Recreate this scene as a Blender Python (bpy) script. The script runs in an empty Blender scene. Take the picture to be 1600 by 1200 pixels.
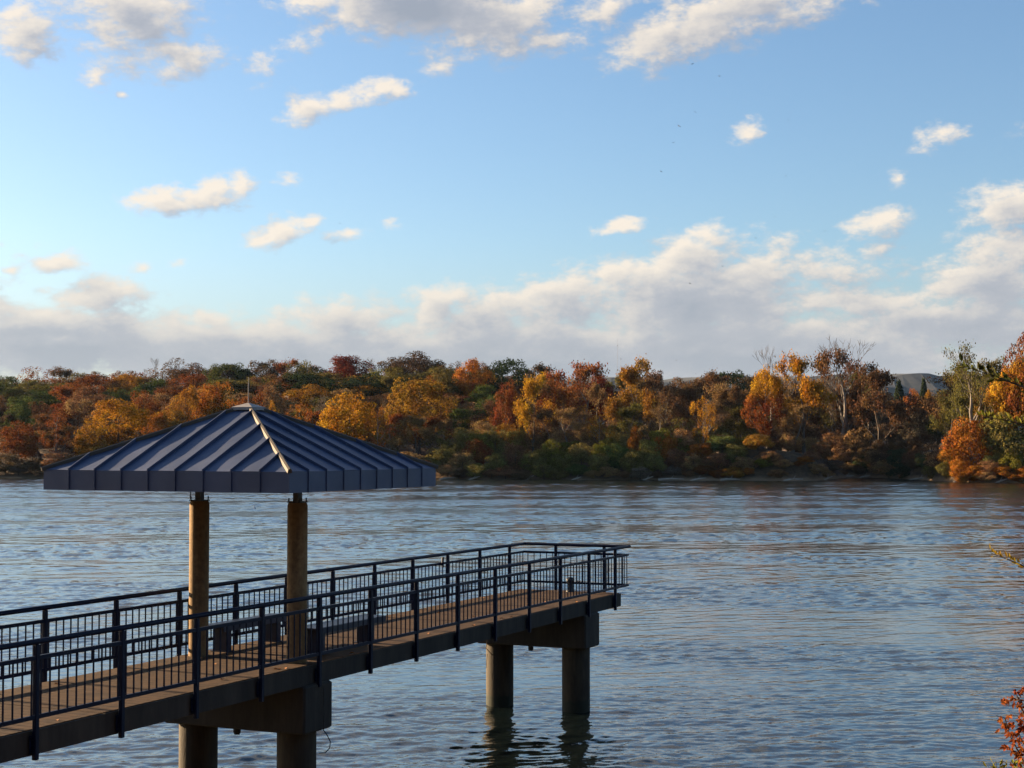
import bpy, math, random
import numpy as np
from mathutils import Vector, Matrix

random.seed(7)
rng = np.random.default_rng(11)
S = bpy.context.scene
COL = S.collection
PI = math.pi

# ------------------------------------------------------------------ view constants (metres)
F, H0 = 2470.0, 698.0            # focal length and horizon row of the 1600 px photograph
TILT = math.atan((H0 - 600) / F)
CAM = Vector((0.0, 0.0, 5.94))   # eye above the water
TH = 0.4357                      # bearing of the pier to the right of the view
DECK = 2.5
UX, UY = math.sin(TH), math.cos(TH)


def uv(u, v):
    return (u * UX - v * UY, u * UY + v * UX)


def ray(px, py):
    a, b = (px - 800) / F, (600 - py) / F
    return Vector((a, math.cos(TILT) - b * math.sin(TILT), math.sin(TILT) + b * math.cos(TILT)))


def at(px, py, dist):
    r = ray(px, py)
    return CAM + r * (dist / r.y)


# ------------------------------------------------------------------ object helpers
def tag(o, label=None, cat=None, group=None, kind=None):
    if label: o['label'] = label
    if cat: o['category'] = cat
    if group: o['group'] = group
    if kind: o['kind'] = kind
    return o


def empty(name, loc=(0, 0, 0), rz=0.0):
    o = bpy.data.objects.new(name, None)
    o.location = loc
    o.rotation_euler = (0, 0, rz)
    o.empty_display_size = 0.3
    COL.objects.link(o)
    return o


class MB:
    """collects simple solids into one mesh"""
    def __init__(s):
        s.v, s.f, s.sm = [], [], []

    def add(s, verts, faces, smooth=False):
        n = len(s.v)
        s.v += [tuple(p) for p in verts]
        s.f += [tuple(i + n for i in f) for f in faces]
        s.sm += [smooth] * len(faces)

    def box(s, x0, x1, y0, y1, z0, z1, ch=0.0):
        if ch <= 0:
            v = [(x0, y0, z0), (x1, y0, z0), (x1, y1, z0), (x0, y1, z0),
                 (x0, y0, z1), (x1, y0, z1), (x1, y1, z1), (x0, y1, z1)]
            f = [(0, 3, 2, 1), (4, 5, 6, 7), (0, 1, 5, 4), (1, 2, 6, 5), (2, 3, 7, 6), (3, 0, 4, 7)]
            s.add(v, f)
            return
        c = ch
        lay = []
        for z, i in ((z0, c), (z0 + c, 0), (z1 - c, 0), (z1, c)):
            lay += [(x0 + i + c, y0 + i, z), (x1 - i - c, y0 + i, z), (x1 - i, y0 + i + c, z), (x1 - i, y1 - i - c, z),
                    (x1 - i - c, y1 - i, z), (x0 + i + c, y1 - i, z), (x0 + i, y1 - i - c, z), (x0 + i, y0 + i + c, z)]
        f = [tuple(range(7, -1, -1)), tuple(range(24, 32))]
        for k in range(3):
            for i in range(8):
                j = (i + 1) % 8
                f.append((k * 8 + i, k * 8 + j, k * 8 + 8 + j, k * 8 + 8 + i))
        s.add(lay, f)

    def tube(s, pts, radii, n=10, caps=True, smooth=True):
        pts = [Vector(p) for p in pts]
        if not hasattr(radii, '__len__'):
            radii = [radii] * len(pts)
        base = []
        up = None
        for i, p in enumerate(pts):
            d = (pts[min(i + 1, len(pts) - 1)] - pts[max(i - 1, 0)]).normalized()
            if up is None:
                up = Vector((0, 0, 1)) if abs(d.z) < .9 else Vector((1, 0, 0))
            a = d.cross(up)
            if a.length < 1e-5:
                a = d.cross(Vector((0, 1, 0)))
            a.normalize()
            b = a.cross(d)
            up = b
            for k in range(n):
                t = 2 * PI * k / n
                base.append(p + (a * math.cos(t) + b * math.sin(t)) * radii[i])
        f = []
        for i in range(len(pts) - 1):
            for k in range(n):
                j = (k + 1) % n
                f.append((i * n + k, i * n + j, i * n + n + j, i * n + n + k))
        s.add(base, f, smooth)
        if caps:
            m = len(pts) - 1
            s.add(base[:n], [tuple(range(n))])
            s.add(base[m * n:], [tuple(range(n - 1, -1, -1))])

    def mesh(s, name):
        me = bpy.data.meshes.new(name)
        me.from_pydata(s.v, [], s.f)
        me.polygons.foreach_set('use_smooth', s.sm)
        me.update()
        return me

    def build(s, name, mat, parent=None):
        return obj(name, s.mesh(name), mat, parent)


def obj(name, me, mat, parent=None):
    o = bpy.data.objects.new(name, me)
    COL.objects.link(o)
    if mat and not me.materials:
        me.materials.append(mat)
    if parent:
        o.parent = parent
    return o


def copy_tree(o, parent=None):
    c = o.copy()
    COL.objects.link(c)
    c.parent = parent
    for ch in list(o.children):
        copy_tree(ch, c)
    return c


# ------------------------------------------------------------------ materials
def new_mat(name):
    m = bpy.data.materials.new(name)
    m.use_nodes = True
    nt = m.node_tree
    return m, nt, nt.nodes['Principled BSDF'], nt.nodes['Material Output']


def nd(nt, t, **k):
    n = nt.nodes.new(t)
    for a, b in k.items():
        setattr(n, a, b)
    return n


def noise(nt, vec, scale, detail=6, rough=.55):
    n = nd(nt, 'ShaderNodeTexNoise')
    n.inputs['Scale'].default_value = scale
    n.inputs['Detail'].default_value = detail
    n.inputs['Roughness'].default_value = rough
    if vec is not None:
        nt.links.new(vec, n.inputs['Vector'])
    return n


def ramp(nt, fac, stops):
    r = nd(nt, 'ShaderNodeValToRGB')
    e = r.color_ramp.elements
    while len(e) < len(stops):
        e.new(.5)
    for i, (p, c) in enumerate(stops):
        e[i].position = p
        e[i].color = (*c, 1)
    nt.links.new(fac, r.inputs['Fac'])
    return r


def math_n(nt, op, a, b=None, c=None, clamp=False):
    m = nd(nt, 'ShaderNodeMath', operation=op, use_clamp=clamp)
    for i, x in enumerate((a, b, c)):
        if x is None: continue
        if isinstance(x, (int, float)):
            m.inputs[i].default_value = x
        else:
            nt.links.new(x, m.inputs[i])
    return m.outputs[0]


def mat_mottled(name, c0, c1, scale, rough=.8, bump=.3, bscale=30, metallic=0, spec=.5, stretch=(1, 1, 1), c2=None, stain=0.0):
    m, nt, bs, out = new_mat(name)
    tc = nd(nt, 'ShaderNodeTexCoord')
    mp = nd(nt, 'ShaderNodeMapping')
    mp.inputs['Scale'].default_value = stretch
    nt.links.new(tc.outputs['Object'], mp.inputs['Vector'])
    n = noise(nt, mp.outputs[0], scale, 8, .65)
    st = [(.3, c0), (.7, c1)] if c2 is None else [(.28, c0), (.5, c1), (.72, c2)]
    r = ramp(nt, n.outputs['Fac'], st)
    colr = r.outputs[0]
    if stain:                                     # rain streaks and damp patches
        sm_ = nd(nt, 'ShaderNodeMapping')
        sm_.inputs['Scale'].default_value = (2.2, 2.2, .25)
        nt.links.new(tc.outputs['Object'], sm_.inputs['Vector'])
        sn = noise(nt, sm_.outputs[0], 1.5, 8, .7)
        sr = nd(nt, 'ShaderNodeMapRange')
        for k_, v_ in (('From Min', .35), ('From Max', .65), ('To Min', 1 - stain), ('To Max', 1 + stain * .6)):
            sr.inputs[k_].default_value = v_
        nt.links.new(sn.outputs['Fac'], sr.inputs['Value'])
        vm = nd(nt, 'ShaderNodeVectorMath', operation='SCALE')
        nt.links.new(colr, vm.inputs[0])
        nt.links.new(sr.outputs[0], vm.inputs['Scale'])
        colr = vm.outputs[0]
    nt.links.new(colr, bs.inputs['Base Color'])
    bs.inputs['Roughness'].default_value = rough
    bs.inputs['Metallic'].default_value = metallic
    bs.inputs['Specular IOR Level'].default_value = spec
    b = nd(nt, 'ShaderNodeBump')
    b.inputs['Strength'].default_value = bump
    b.inputs['Distance'].default_value = .25 / bscale
    nb = noise(nt, mp.outputs[0], bscale, 6)
    nt.links.new(nb.outputs['Fac'], b.inputs['Height'])
    nt.links.new(b.outputs[0], bs.inputs['Normal'])
    return m


M = {}
M['deck'] = mat_mottled('deck_concrete', (.040, .021, .0105), (.075, .040, .019), 2.2, .85, .35, 45, spec=.15, stain=.45, c2=(.057, .031, .015))
M['beam'] = mat_mottled('grey_concrete', (.019, .015, .011), (.048, .038, .028), 1.6, .9, .4, 28, stretch=(1, 1, .45), stain=.5)
M['pile'] = mat_mottled('pile_concrete', (.020, .0145, .009), (.085, .062, .034), 1.8, .9, .5, 22, stretch=(1, 1, .3), stain=.5)
M['column'] = mat_mottled('aggregate_concrete', (.17, .10, .042), (.31, .19, .08), 14, .92, .8, 70, stain=.35)
M['rail'] = mat_mottled('navy_rail_paint', (.0035, .007, .022), (.0055, .010, .030), 3, .45, .06, 60, spec=.12)
M['steel'] = mat_mottled('dark_steel', (.012, .014, .02), (.03, .03, .032), 5, .5, .2, 40)
M['bench'] = mat_mottled('blue_bench_paint', (.006, .013, .036), (.009, .018, .048), 4, .4, .1, 40, spec=.4)
M['cable'] = mat_mottled('black_cable', (.012, .012, .012), (.03, .03, .03), 5, .6, .1, 40)
M['bark'] = mat_mottled('bark', (.035, .026, .02), (.11, .085, .065), 3, .95, .6, 14, stretch=(1, 1, .3))
M['pale_bark'] = mat_mottled('pale_bark', (.10, .085, .07), (.24, .20, .165), 3, .95, .5, 14, stretch=(1, 1, .3))
M['driftwood'] = mat_mottled('driftwood', (.22, .18, .14), (.42, .36, .30), 4, .9, .4, 20)
M['bird'] = mat_mottled('dark_feathers', (.012, .012, .013), (.03, .028, .028), 8, .7, .1, 30)
M['pale_bird'] = mat_mottled('pale_feathers', (.25, .25, .26), (.5, .5, .5), 8, .7, .1, 30)
M['mast'] = mat_mottled('galvanised_mast', (.14, .13, .13), (.24, .23, .23), 3, .9, .3, 30)


m_ = M['pile'].node_tree
bs_ = m_.nodes['Principled BSDF']
old = bs_.inputs['Base Color'].links[0].from_socket
tcp = nd(m_, 'ShaderNodeTexCoord')
spz = nd(m_, 'ShaderNodeSeparateXYZ')
m_.links.new(tcp.outputs['Object'], spz.inputs[0])
nzp = noise(m_, tcp.outputs['Object'], 6, 5)
hp = math_n(m_, 'MULTIPLY_ADD', nzp.outputs['Fac'], .30, spz.outputs['Z'])
mrp = nd(m_, 'ShaderNodeMapRange')
mrp.inputs['From Min'].default_value = -2.12
mrp.inputs['From Max'].default_value = -2.02
m_.links.new(hp, mrp.inputs['Value'])
mxp = nd(m_, 'ShaderNodeMix', data_type='RGBA')
m_.links.new(mrp.outputs[0], mxp.inputs[0])
mxp.inputs[6].default_value = (.022, .024, .013, 1)
m_.links.new(old, mxp.inputs[7])
m_.links.new(mxp.outputs[2], bs_.inputs['Base Color'])


def roof_mat(name, c0, c1, rough):
    m, nt, bs, out = new_mat(name)
    tc = nd(nt, 'ShaderNodeTexCoord')
    n = noise(nt, tc.outputs['Object'], 1.4, 6)
    r = ramp(nt, n.outputs['Fac'], [(.3, c0), (.7, c1)])
    nt.links.new(r.outputs[0], bs.inputs['Base Color'])
    n2 = noise(nt, tc.outputs['Object'], 5, 5)
    rr = nd(nt, 'ShaderNodeMapRange')
    rr.inputs['To Min'].default_value = rough - .07
    rr.inputs['To Max'].default_value = rough + .1
    nt.links.new(n2.outputs['Fac'], rr.inputs['Value'])
    nt.links.new(rr.outputs[0], bs.inputs['Roughness'])
    bs.inputs['Specular IOR Level'].default_value = .6
    b = nd(nt, 'ShaderNodeBump')
    b.inputs['Strength'].default_value = .25
    b.inputs['Distance'].default_value = .05
    n3 = noise(nt, tc.outputs['Object'], 1.6, 2)
    nt.links.new(n3.outputs['Fac'], b.inputs['Height'])
    nt.links.new(b.outputs[0], bs.inputs['Normal'])
    return m


M['roof'] = roof_mat('blue_roof_metal', (.035, .052, .102), (.053, .074, .138), .54)


M['hip'] = mat_mottled('sun_toned_hip_flashing', (.075, .062, .048), (.105, .088, .066), 5, .6, .1, 40, spec=.2)  # tan base carries the warm sunlit tone of the hip caps
M['cap'] = mat_mottled('weathered_cap_metal', (.22, .20, .18), (.34, .31, .28), 6, .6, .1, 40)


def foliage(name, two=None, translucent=.28):
    """leaf colour comes from the object's colour; each leaf clump varies a little"""
    m, nt, bs, out = new_mat(name)
    nt.nodes.remove(bs)
    oi = nd(nt, 'ShaderNodeObjectInfo')
    col = oi.outputs['Color']
    tc = nd(nt, 'ShaderNodeTexCoord')
    if two:
        sep = nd(nt, 'ShaderNodeSeparateXYZ')
        nt.links.new(tc.outputs['Object'], sep.inputs[0])
        nz = noise(nt, tc.outputs['Object'], 4, 3)
        h = math_n(nt, 'MULTIPLY_ADD', nz.outputs['Fac'], .35, sep.outputs['Z'])
        mr = nd(nt, 'ShaderNodeMapRange')
        mr.inputs['From Min'].default_value = .72
        mr.inputs['From Max'].default_value = .92
        nt.links.new(h, mr.inputs['Value'])
        mx = nd(nt, 'ShaderNodeMix', data_type='RGBA')
        nt.links.new(mr.outputs[0], mx.inputs[0])
        mx.inputs[6].default_value = (*two, 1)
        nt.links.new(col, mx.inputs[7])
        col = mx.outputs[2]
    at_ = nd(nt, 'ShaderNodeAttribute', attribute_name='vary')
    n = noise(nt, tc.outputs['Object'], 5, 4)
    v = math_n(nt, 'MULTIPLY_ADD', at_.outputs['Fac'], .75, .45)
    v2 = math_n(nt, 'MULTIPLY_ADD', n.outputs['Fac'], .9, .5)
    v = math_n(nt, 'MULTIPLY', v, v2)
    hs = nd(nt, 'ShaderNodeHueSaturation')
    hue = math_n(nt, 'MULTIPLY_ADD', n.outputs['Fac'], .11, .445)
    nt.links.new(hue, hs.inputs['Hue'])
    nt.links.new(v, hs.inputs['Value'])
    nt.links.new(col, hs.inputs['Color'])
    d = nd(nt, 'ShaderNodeBsdfDiffuse')
    t = nd(nt, 'ShaderNodeBsdfTranslucent')
    mix = nd(nt, 'ShaderNodeMixShader')
    mix.inputs[0].default_value = translucent
    nt.links.new(hs.outputs[0], d.inputs[0])
    nt.links.new(hs.outputs[0], t.inputs[0])
    nt.links.new(d.outputs[0], mix.inputs[1])
    nt.links.new(t.outputs[0], mix.inputs[2])
    nt.links.new(mix.outputs[0], out.inputs[0])
    return m


M['leaf'] = foliage('autumn_leaves')
M['leaf_two'] = foliage('two_tone_leaves', two=(.20, .062, .02))
M['near_leaf'] = foliage('near_leaves', translucent=.4)

# ------------------------------------------------------------------ camera
cam = bpy.data.cameras.new('camera')
cam.sensor_width = 36
cam.lens = F / 1600 * 36
cam.clip_end = 12000
cam_o = bpy.data.objects.new('camera', cam)
cam_o.location = CAM
cam_o.rotation_euler = (PI / 2 + TILT, 0, 0)
COL.objects.link(cam_o)
S.camera = cam_o

# ------------------------------------------------------------------ sun and sky
SUN_AZ, SUN_EL = math.radians(-63.5), math.radians(13)      # bearing from +Y (right positive), height
sd = Vector((math.sin(SUN_AZ) * math.cos(SUN_EL), math.cos(SUN_AZ) * math.cos(SUN_EL), math.sin(SUN_EL)))
sun = bpy.data.lights.new('sun', 'SUN')
sun.energy = 5.0
sun.angle = math.radians(.5)
sun.color = (1.0, .73, .44)
so = bpy.data.objects.new('sun', sun)
so.rotation_euler = sd.to_track_quat('Z', 'Y').to_euler()
so.location = (0, 0, 60)
COL.objects.link(so)

W = bpy.data.worlds.new('World')
S.world = W
W.use_nodes = True
nt = W.node_tree
for n_ in list(nt.nodes):
    nt.nodes.remove(n_)
L = nt.links
out = nd(nt, 'ShaderNodeOutputWorld')
sky = nd(nt, 'ShaderNodeTexSky', sky_type='NISHITA')
sky.sun_disc = False
sky.sun_elevation = SUN_EL
sky.sun_rotation = SUN_AZ
sky.altitude = 200
sky.air_density = 1.0
sky.dust_density = 1.2
sky.ozone_density = 3.0
bg = nd(nt, 'ShaderNodeBackground')
bg.inputs['Strength'].default_value = .055
tint = nd(nt, 'ShaderNodeMix', data_type='RGBA', blend_type='MULTIPLY')
tint.inputs[0].default_value = 1
tint.inputs[7].default_value = (.90, .915, .935, 1)
L.new(sky.outputs[0], tint.inputs[6])
L.new(tint.outputs[2], bg.inputs[0])

# clouds: masses placed by bearing and height, broken up by fractal noise
K = 24.7                                                   # one unit = 100 photo px


def ang(px, py):
    r = ray(px, py).normalized()
    return math.atan2(r.x, r.y) * K, math.asin(r.z) * K


CLOUDS = [  # px, py, rx, ry, tilt, weight
    (200, 22, 125, 62, 0, 1), (45, 48, 52, 48, 20, .9), (255, 85, 75, 28, 18, .85), (300, 92, 62, 30, 18, .95), (150, 118, 26, 24, 0, .75),
    (420, 98, 30, 26, 40, .6), (475, 8, 45, 20, 0, .7), (495, 55, 48, 20, 20, .5), (186, 148, 10, 8, 0, .7),
    (640, -4, 140, 66, 0, 1.7), (770, 30, 135, 58, 0, 1.1), (850, 68, 60, 26, 15, .8), (686, 108, 32, 20, 10, .75), (935, 18, 75, 40, 15, .7),
    (1050, 52, 110, 48, 12, 1.1), (1160, 18, 180, 52, 12, 1.1), (1290, 6, 60, 22, 5, .5),
    (478, 168, 50, 22, 8, .95), (545, 158, 60, 18, 10, .9), (606, 138, 36, 18, 0, .9),
    (1170, 204, 30, 17, 25, .85), (1462, 214, 42, 18, 16, .75), (1405, 281, 18, 11, 20, .6),
    (258, 318, 66, 17, 0, 1), (320, 306, 58, 26, 8, 1), (378, 292, 26, 24, 30, .95), (448, 284, 24, 9, 0, .55),
    (425, 368, 48, 17, 16, 1), (450, 355, 42, 20, 10, 1), (484, 344, 26, 14, 0, .9), (545, 365, 32, 12, 0, .65), (610, 348, 12, 6, 0, .4),
    (95, 411, 40, 16, 4, .95), (15, 419, 18, 10, 0, .7), (224, 419, 17, 9, 0, .65), (268, 412, 17, 8, 10, .6), (65, 450, 22, 10, 0, .5),
    (968, 354, 36, 13, 14, .9), (1372, 349, 52, 23, 8, 1), (1360, 392, 60, 10, 0, .4),
    (1575, 330, 70, 38, 0, 1.1), (1590, 385, 100, 40, 0, .9),
    (145, 466, 85, 32, 8, 1.1), (-10, 490, 60, 24, 0, 1), (80, 535, 260, 58, 0, 1.7), (320, 496, 75, 15, 0, .9), (400, 556, 340, 62, 0, 1.7),
    (530, 498, 115, 40, 8, 1.1), (690, 476, 62, 34, 10, 1.1), (760, 500, 130, 55, 8, 1.1), (880, 462, 120, 42, 10, 1.1), (960, 430, 50, 25, 30, .9),
    (1085, 402, 92, 42, 0, 1.1), (1185, 430, 90, 50, 0, 1), (1080, 474, 240, 76, 5, 1.3), (1290, 425, 110, 36, 4, .8), (1340, 470, 170, 34, 0, .9),
    (1470, 452, 70, 20, 10, .9), (1540, 450, 140, 62, 8, 1.1), (1180, 548, 420, 60, 0, 1.7), (1500, 506, 200, 40, 0, 1.4), (820, 560, 420, 66, 0, 1.7),
    (1560, 590, 220, 24, 0, .8),
    # unseen clouds added beyond the frame to light and tint the river
    (-420, 60, 260, 90, 10, 1), (-300, 480, 300, 110, 0, 1.2), (1960, 440, 340, 130, 0, 1.2), (2000, 60, 260, 70, 12, 1), (300, -760, 700, 170, 6, .9), (1500, -900, 700, 190, 4, .9), (150, -430, 420, 110, 6, 1), (1000, -520, 460, 130, 4, 1), (1850, -470, 420, 120, 8, 1), (-500, -250, 300, 110, 0, 1), (-600, 200, 260, 120, 0, 1), (700, -330, 420, 60, 8, .8), (1700, -260, 300, 60, 8, .8), (-200, -300, 300, 70, 8, .8),
]
g = bpy.data.node_groups.new('cloud_field', 'ShaderNodeTree')
g.interface.new_socket('P', in_out='INPUT', socket_type='NodeSocketVector')
g.interface.new_socket('H', in_out='OUTPUT', socket_type='NodeSocketFloat')
g.interface.new_socket('Soft', in_out='OUTPUT', socket_type='NodeSocketFloat')
gi, go = nd(g, 'NodeGroupInput'), nd(g, 'NodeGroupOutput')
wn = noise(g, gi.outputs[0], 1.1, 4, .55)
wv = nd(g, 'ShaderNodeVectorMath', operation='MULTIPLY_ADD')
g.links.new(wn.outputs['Color'], wv.inputs[0])
wv.inputs[1].default_value = (.55, .34, 0)
wv.inputs[2].default_value = (-.275, -.17, 0)
wa = nd(g, 'ShaderNodeVectorMath', operation='ADD')
g.links.new(wv.outputs[0], wa.inputs[0])
g.links.new(gi.outputs[0], wa.inputs[1])
wsep = nd(g, 'ShaderNodeSeparateXYZ')
g.links.new(wa.outputs[0], wsep.inputs[0])
acc = None
for (px, py, rx, ry, rot, wgt) in CLOUDS:
    ax, ay = ang(px, py)
    mp = nd(g, 'ShaderNodeMapping', vector_type='TEXTURE')
    mp.inputs['Location'].default_value = (ax, ay, 0)
    mp.inputs['Rotation'].default_value = (0, 0, math.radians(rot))
    mp.inputs['Scale'].default_value = (rx / 100 * 1.2, ry / 100 * 1.25, 1e7)
    cx = nd(g, 'ShaderNodeCombineXYZ')                     # the running value rides along in z so that the masses are worked through one after another
    g.links.new(wsep.outputs[0], cx.inputs[0]); g.links.new(wsep.outputs[1], cx.inputs[1])
    if acc is not None: g.links.new(acc, cx.inputs[2])
    g.links.new(cx.outputs[0], mp.inputs['Vector'])
    ln = nd(g, 'ShaderNodeVectorMath', operation='LENGTH')
    g.links.new(mp.outputs[0], ln.inputs[0])
    val = math_n(g, 'MULTIPLY_ADD', ln.outputs['Value'], -wgt, wgt)
    acc = val if acc is None else math_n(g, 'SMOOTH_MAX', acc, val, .18)
pm = nd(g, 'ShaderNodeMapping')
pm.inputs['Scale'].default_value = (.85, 1.5, 1)
pm.inputs['Rotation'].default_value = (0, 0, -.2)
g.links.new(gi.outputs[0], pm.inputs['Vector'])
n0 = noise(g, pm.outputs[0], 1.25, 2, .5)
n1 = noise(g, pm.outputs[0], 2.6, 11, .66)
a0 = math_n(g, 'MULTIPLY_ADD', n0.outputs['Fac'], .9, -.48)
a1 = math_n(g, 'MULTIPLY_ADD', n1.outputs['Fac'], 2.1, -1.04)
sm = math_n(g, 'ADD', acc, a0)
hh = math_n(g, 'ADD', sm, a1)
g.links.new(hh, go.inputs[0])
g.links.new(math_n(g, 'MULTIPLY_ADD', a1, .35, sm), go.inputs[1])

tc = nd(nt, 'ShaderNodeTexCoord')
nv = nd(nt, 'ShaderNodeVectorMath', operation='NORMALIZE')
L.new(tc.outputs['Generated'], nv.inputs[0])
sx = nd(nt, 'ShaderNodeSeparateXYZ')
L.new(nv.outputs[0], sx.inputs[0])
az = math_n(nt, 'MULTIPLY', math_n(nt, 'ARCTAN2', sx.outputs['X'], sx.outputs['Y']), K)
el = math_n(nt, 'MULTIPLY', math_n(nt, 'ARCSINE', sx.outputs['Z']), K)
cv = nd(nt, 'ShaderNodeCombineXYZ')
L.new(az, cv.inputs[0]); L.new(el, cv.inputs[1])


def field(dx, dy):
    v = nd(nt, 'ShaderNodeVectorMath', operation='ADD')
    L.new(cv.outputs[0], v.inputs[0])
    v.inputs[1].default_value = (dx, dy, 0)
    q = nd(nt, 'ShaderNodeGroup')
    q.node_tree = g
    L.new(v.outputs[0], q.inputs[0])
    return q.outputs


(f0, s0), (f1, s1), (f2, s2) = field(0, 0), field(-.10, .10), field(-.30, .32)
dens = nd(nt, 'ShaderNodeMapRange', interpolation_type='SMOOTHSTEP')
dens.inputs['From Min'].default_value = -.04
dens.inputs['From Max'].default_value = .72
L.new(f0, dens.inputs['Value'])
lit = math_n(nt, 'ADD', math_n(nt, 'MULTIPLY', math_n(nt, 'SUBTRACT', f0, f1), .36), math_n(nt, 'MULTIPLY', math_n(nt, 'SUBTRACT', s0, s2), .36))
thick = nd(nt, 'ShaderNodeMapRange', interpolation_type='SMOOTHSTEP')
thick.inputs['From Min'].default_value = .55
thick.inputs['From Max'].default_value = 1.45
L.new(s0, thick.inputs['Value'])
lit = math_n(nt, 'ADD', lit, .58)
lit = math_n(nt, 'MULTIPLY_ADD', thick.outputs[0], -.66, lit, clamp=True)
ccol = ramp(nt, lit, [(0.0, (.42, .46, .54)), (.38, (.56, .575, .63)), (.72, (.92, .85, .77)), (1.0, (1.15, 1.02, .86))])
cb = nd(nt, 'ShaderNodeBackground')
cb.inputs['Strength'].default_value = .215
L.new(ccol.outputs[0], cb.inputs[0])
ms = nd(nt, 'ShaderNodeMixShader')
L.new(math_n(nt, 'MULTIPLY', dens.outputs[0], .94), ms.inputs[0])
L.new(bg.outputs[0], ms.inputs[1])
L.new(cb.outputs[0], ms.inputs[2])
vb = nd(nt, 'ShaderNodeBackground')                       # the thick lavender air low over the horizon
vb.inputs['Color'].default_value = (.60, .625, .675, 1)
vb.inputs['Strength'].default_value = .20
vf = nd(nt, 'ShaderNodeMapRange', interpolation_type='SMOOTHSTEP')
for k_, v_ in (('From Min', .2), ('From Max', 3.4), ('To Min', .6), ('To Max', 0)):
    vf.inputs[k_].default_value = v_
L.new(el, vf.inputs['Value'])
ms2 = nd(nt, 'ShaderNodeMixShader')
L.new(vf.outputs[0], ms2.inputs[0])
L.new(ms.outputs[0], ms2.inputs[1])
L.new(vb.outputs[0], ms2.inputs[2])
L.new(ms2.outputs[0], out.inputs[0])
W.cycles.sampling_method = 'MANUAL'
W.cycles.sample_map_resolution = 1024

S.view_settings.view_transform = 'Standard'
S.view_settings.look = 'None'
S.view_settings.exposure = 2.0
S.view_settings.gamma = 1
S.cycles.use_denoising = True
S.cycles.max_bounces = 8
S.cycles.volume_bounces = 0
S.cycles.caustics_reflective = False
S.cycles.caustics_refractive = False

# ------------------------------------------------------------------ ground sheet
SHORE = [(-3000, 420), (-400, 345), (-94, 300), (-30, 290), (20, 282), (48, 275), (54, 276), (65, 306), (70, 306), (76, 264), (84, 259), (96, 254), (150, 240), (400, 215), (3000, 180)]
SX, SY = [a for a, b in SHORE], [b for a, b in SHORE]


def sstep(t):
    t = np.clip(t, 0, 1)
    return t * t * (3 - 2 * t)


def wob(x, y, s, k):
    return np.sin(x * s + k) * np.cos(y * s * 1.3 + 2 * k) + .5 * np.sin(x * s * 2.3 + y * s * 1.7 + k * 3)


def shore(x):
    x = np.asarray(x, float)
    return np.interp(x, SX, SY) + .9 * np.sin(x * .35) + .6 * np.sin(x * .83 + 1)


def ground_h(x, y):
    x, y = np.asarray(x, float), np.asarray(y, float)
    d = y - shore(x)
    hb = np.interp(x, [-300, -60, 0, 30, 44, 52, 65, 71, 76, 100], [2.2, 2.2, 2.4, 3.0, 5.0, 4.6, 1.6, 1.6, 3.2, 3.6])
    rh = np.interp(x, [-400, -160, -60, -20, 10, 35, 70, 120, 400], [12, 13, 14.5, 15, 10.5, 4, 2.5, 5, 8])
    wid = np.interp(x, [-60, 30, 44, 58, 70], [13, 12, 6, 6, 10])
    ledge = np.interp(x, [10, 22, 56, 64], [0, 1.6, 1.6, 0])
    far = .22 * sstep((d + .6) / 1.2) * (ledge > .1) + hb * sstep((d + .4 - ledge) / wid) + rh * sstep((d - 14) / 120.0) + .35 * wob(x, y, .22, 1.0) * sstep(d / 8) + .38 * wob(x, y, .75, 4.0) * sstep(d / 3) * sstep((16 - d) / 8) + .9 * wob(x, y, .05, 2.0) * sstep((d - 20) / 60)
    far = far + np.where(d < 0, np.maximum(d * .25, -3) - .1, 0)
    near = np.where(y < 7, 4.3, 4.3 - (y - 7) * .31) + .15 * wob(x, y, .6, .4)
    near = np.maximum(near, -3.0)
    return np.where(y > 120, far, near)


xs = np.r_[np.linspace(-3300, -420, 14), np.linspace(-380, -165, 14), np.arange(-160, 160.1, 2.2), np.linspace(170, 400, 14), np.linspace(460, 3300, 14)]
ys = np.r_[np.linspace(-300, -50, 6), np.arange(-44, 40, 2.0), np.linspace(50, 235, 12), np.arange(240, 460, 2.0), np.linspace(475, 900, 14), np.linspace(1000, 3300, 10)]
GX, GY = np.meshgrid(xs, ys)
GZ = ground_h(GX, GY)
gv = np.stack([GX, GY, GZ], -1).reshape(-1, 3)
nx_, ny_ = len(xs), len(ys)
ii = np.arange((ny_ - 1) * (nx_ - 1))
r_, c_ = ii // (nx_ - 1), ii % (nx_ - 1)
a_ = r_ * nx_ + c_
gf = np.stack([a_, a_ + 1, a_ + nx_ + 1, a_ + nx_], -1)
me = bpy.data.meshes.new('ground')
me.from_pydata(gv.tolist(), [], gf.tolist())
me.polygons.foreach_set('use_smooth', [True] * len(gf))
m, nt2, bs, o2 = new_mat('earth_and_leaf_litter')
tc2 = nd(nt2, 'ShaderNodeTexCoord')
n = noise(nt2, tc2.outputs['Object'], .55, 9, .68)
r = ramp(nt2, n.outputs['Fac'], [(.3, (.035, .020, .010)), (.5, (.075, .044, .022)), (.64, (.13, .072, .032)), (.75, (.04, .034, .014))])
gsp = nd(nt2, 'ShaderNodeSeparateXYZ')
nt2.links.new(tc2.outputs['Object'], gsp.inputs[0])
gn = noise(nt2, tc2.outputs['Object'], .35, 5)
gz = math_n(nt2, 'MULTIPLY_ADD', gn.outputs['Fac'], -1.3, gsp.outputs['Z'])
gr = nd(nt2, 'ShaderNodeMapRange')
for k_, v_ in (('From Min', -.35), ('From Max', .25), ('To Min', 1), ('To Max', 0)):
    gr.inputs[k_].default_value = v_
nt2.links.new(gz, gr.inputs['Value'])
gx = nd(nt2, 'ShaderNodeMix', data_type='RGBA')
nt2.links.new(gr.outputs[0], gx.inputs[0])
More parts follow.
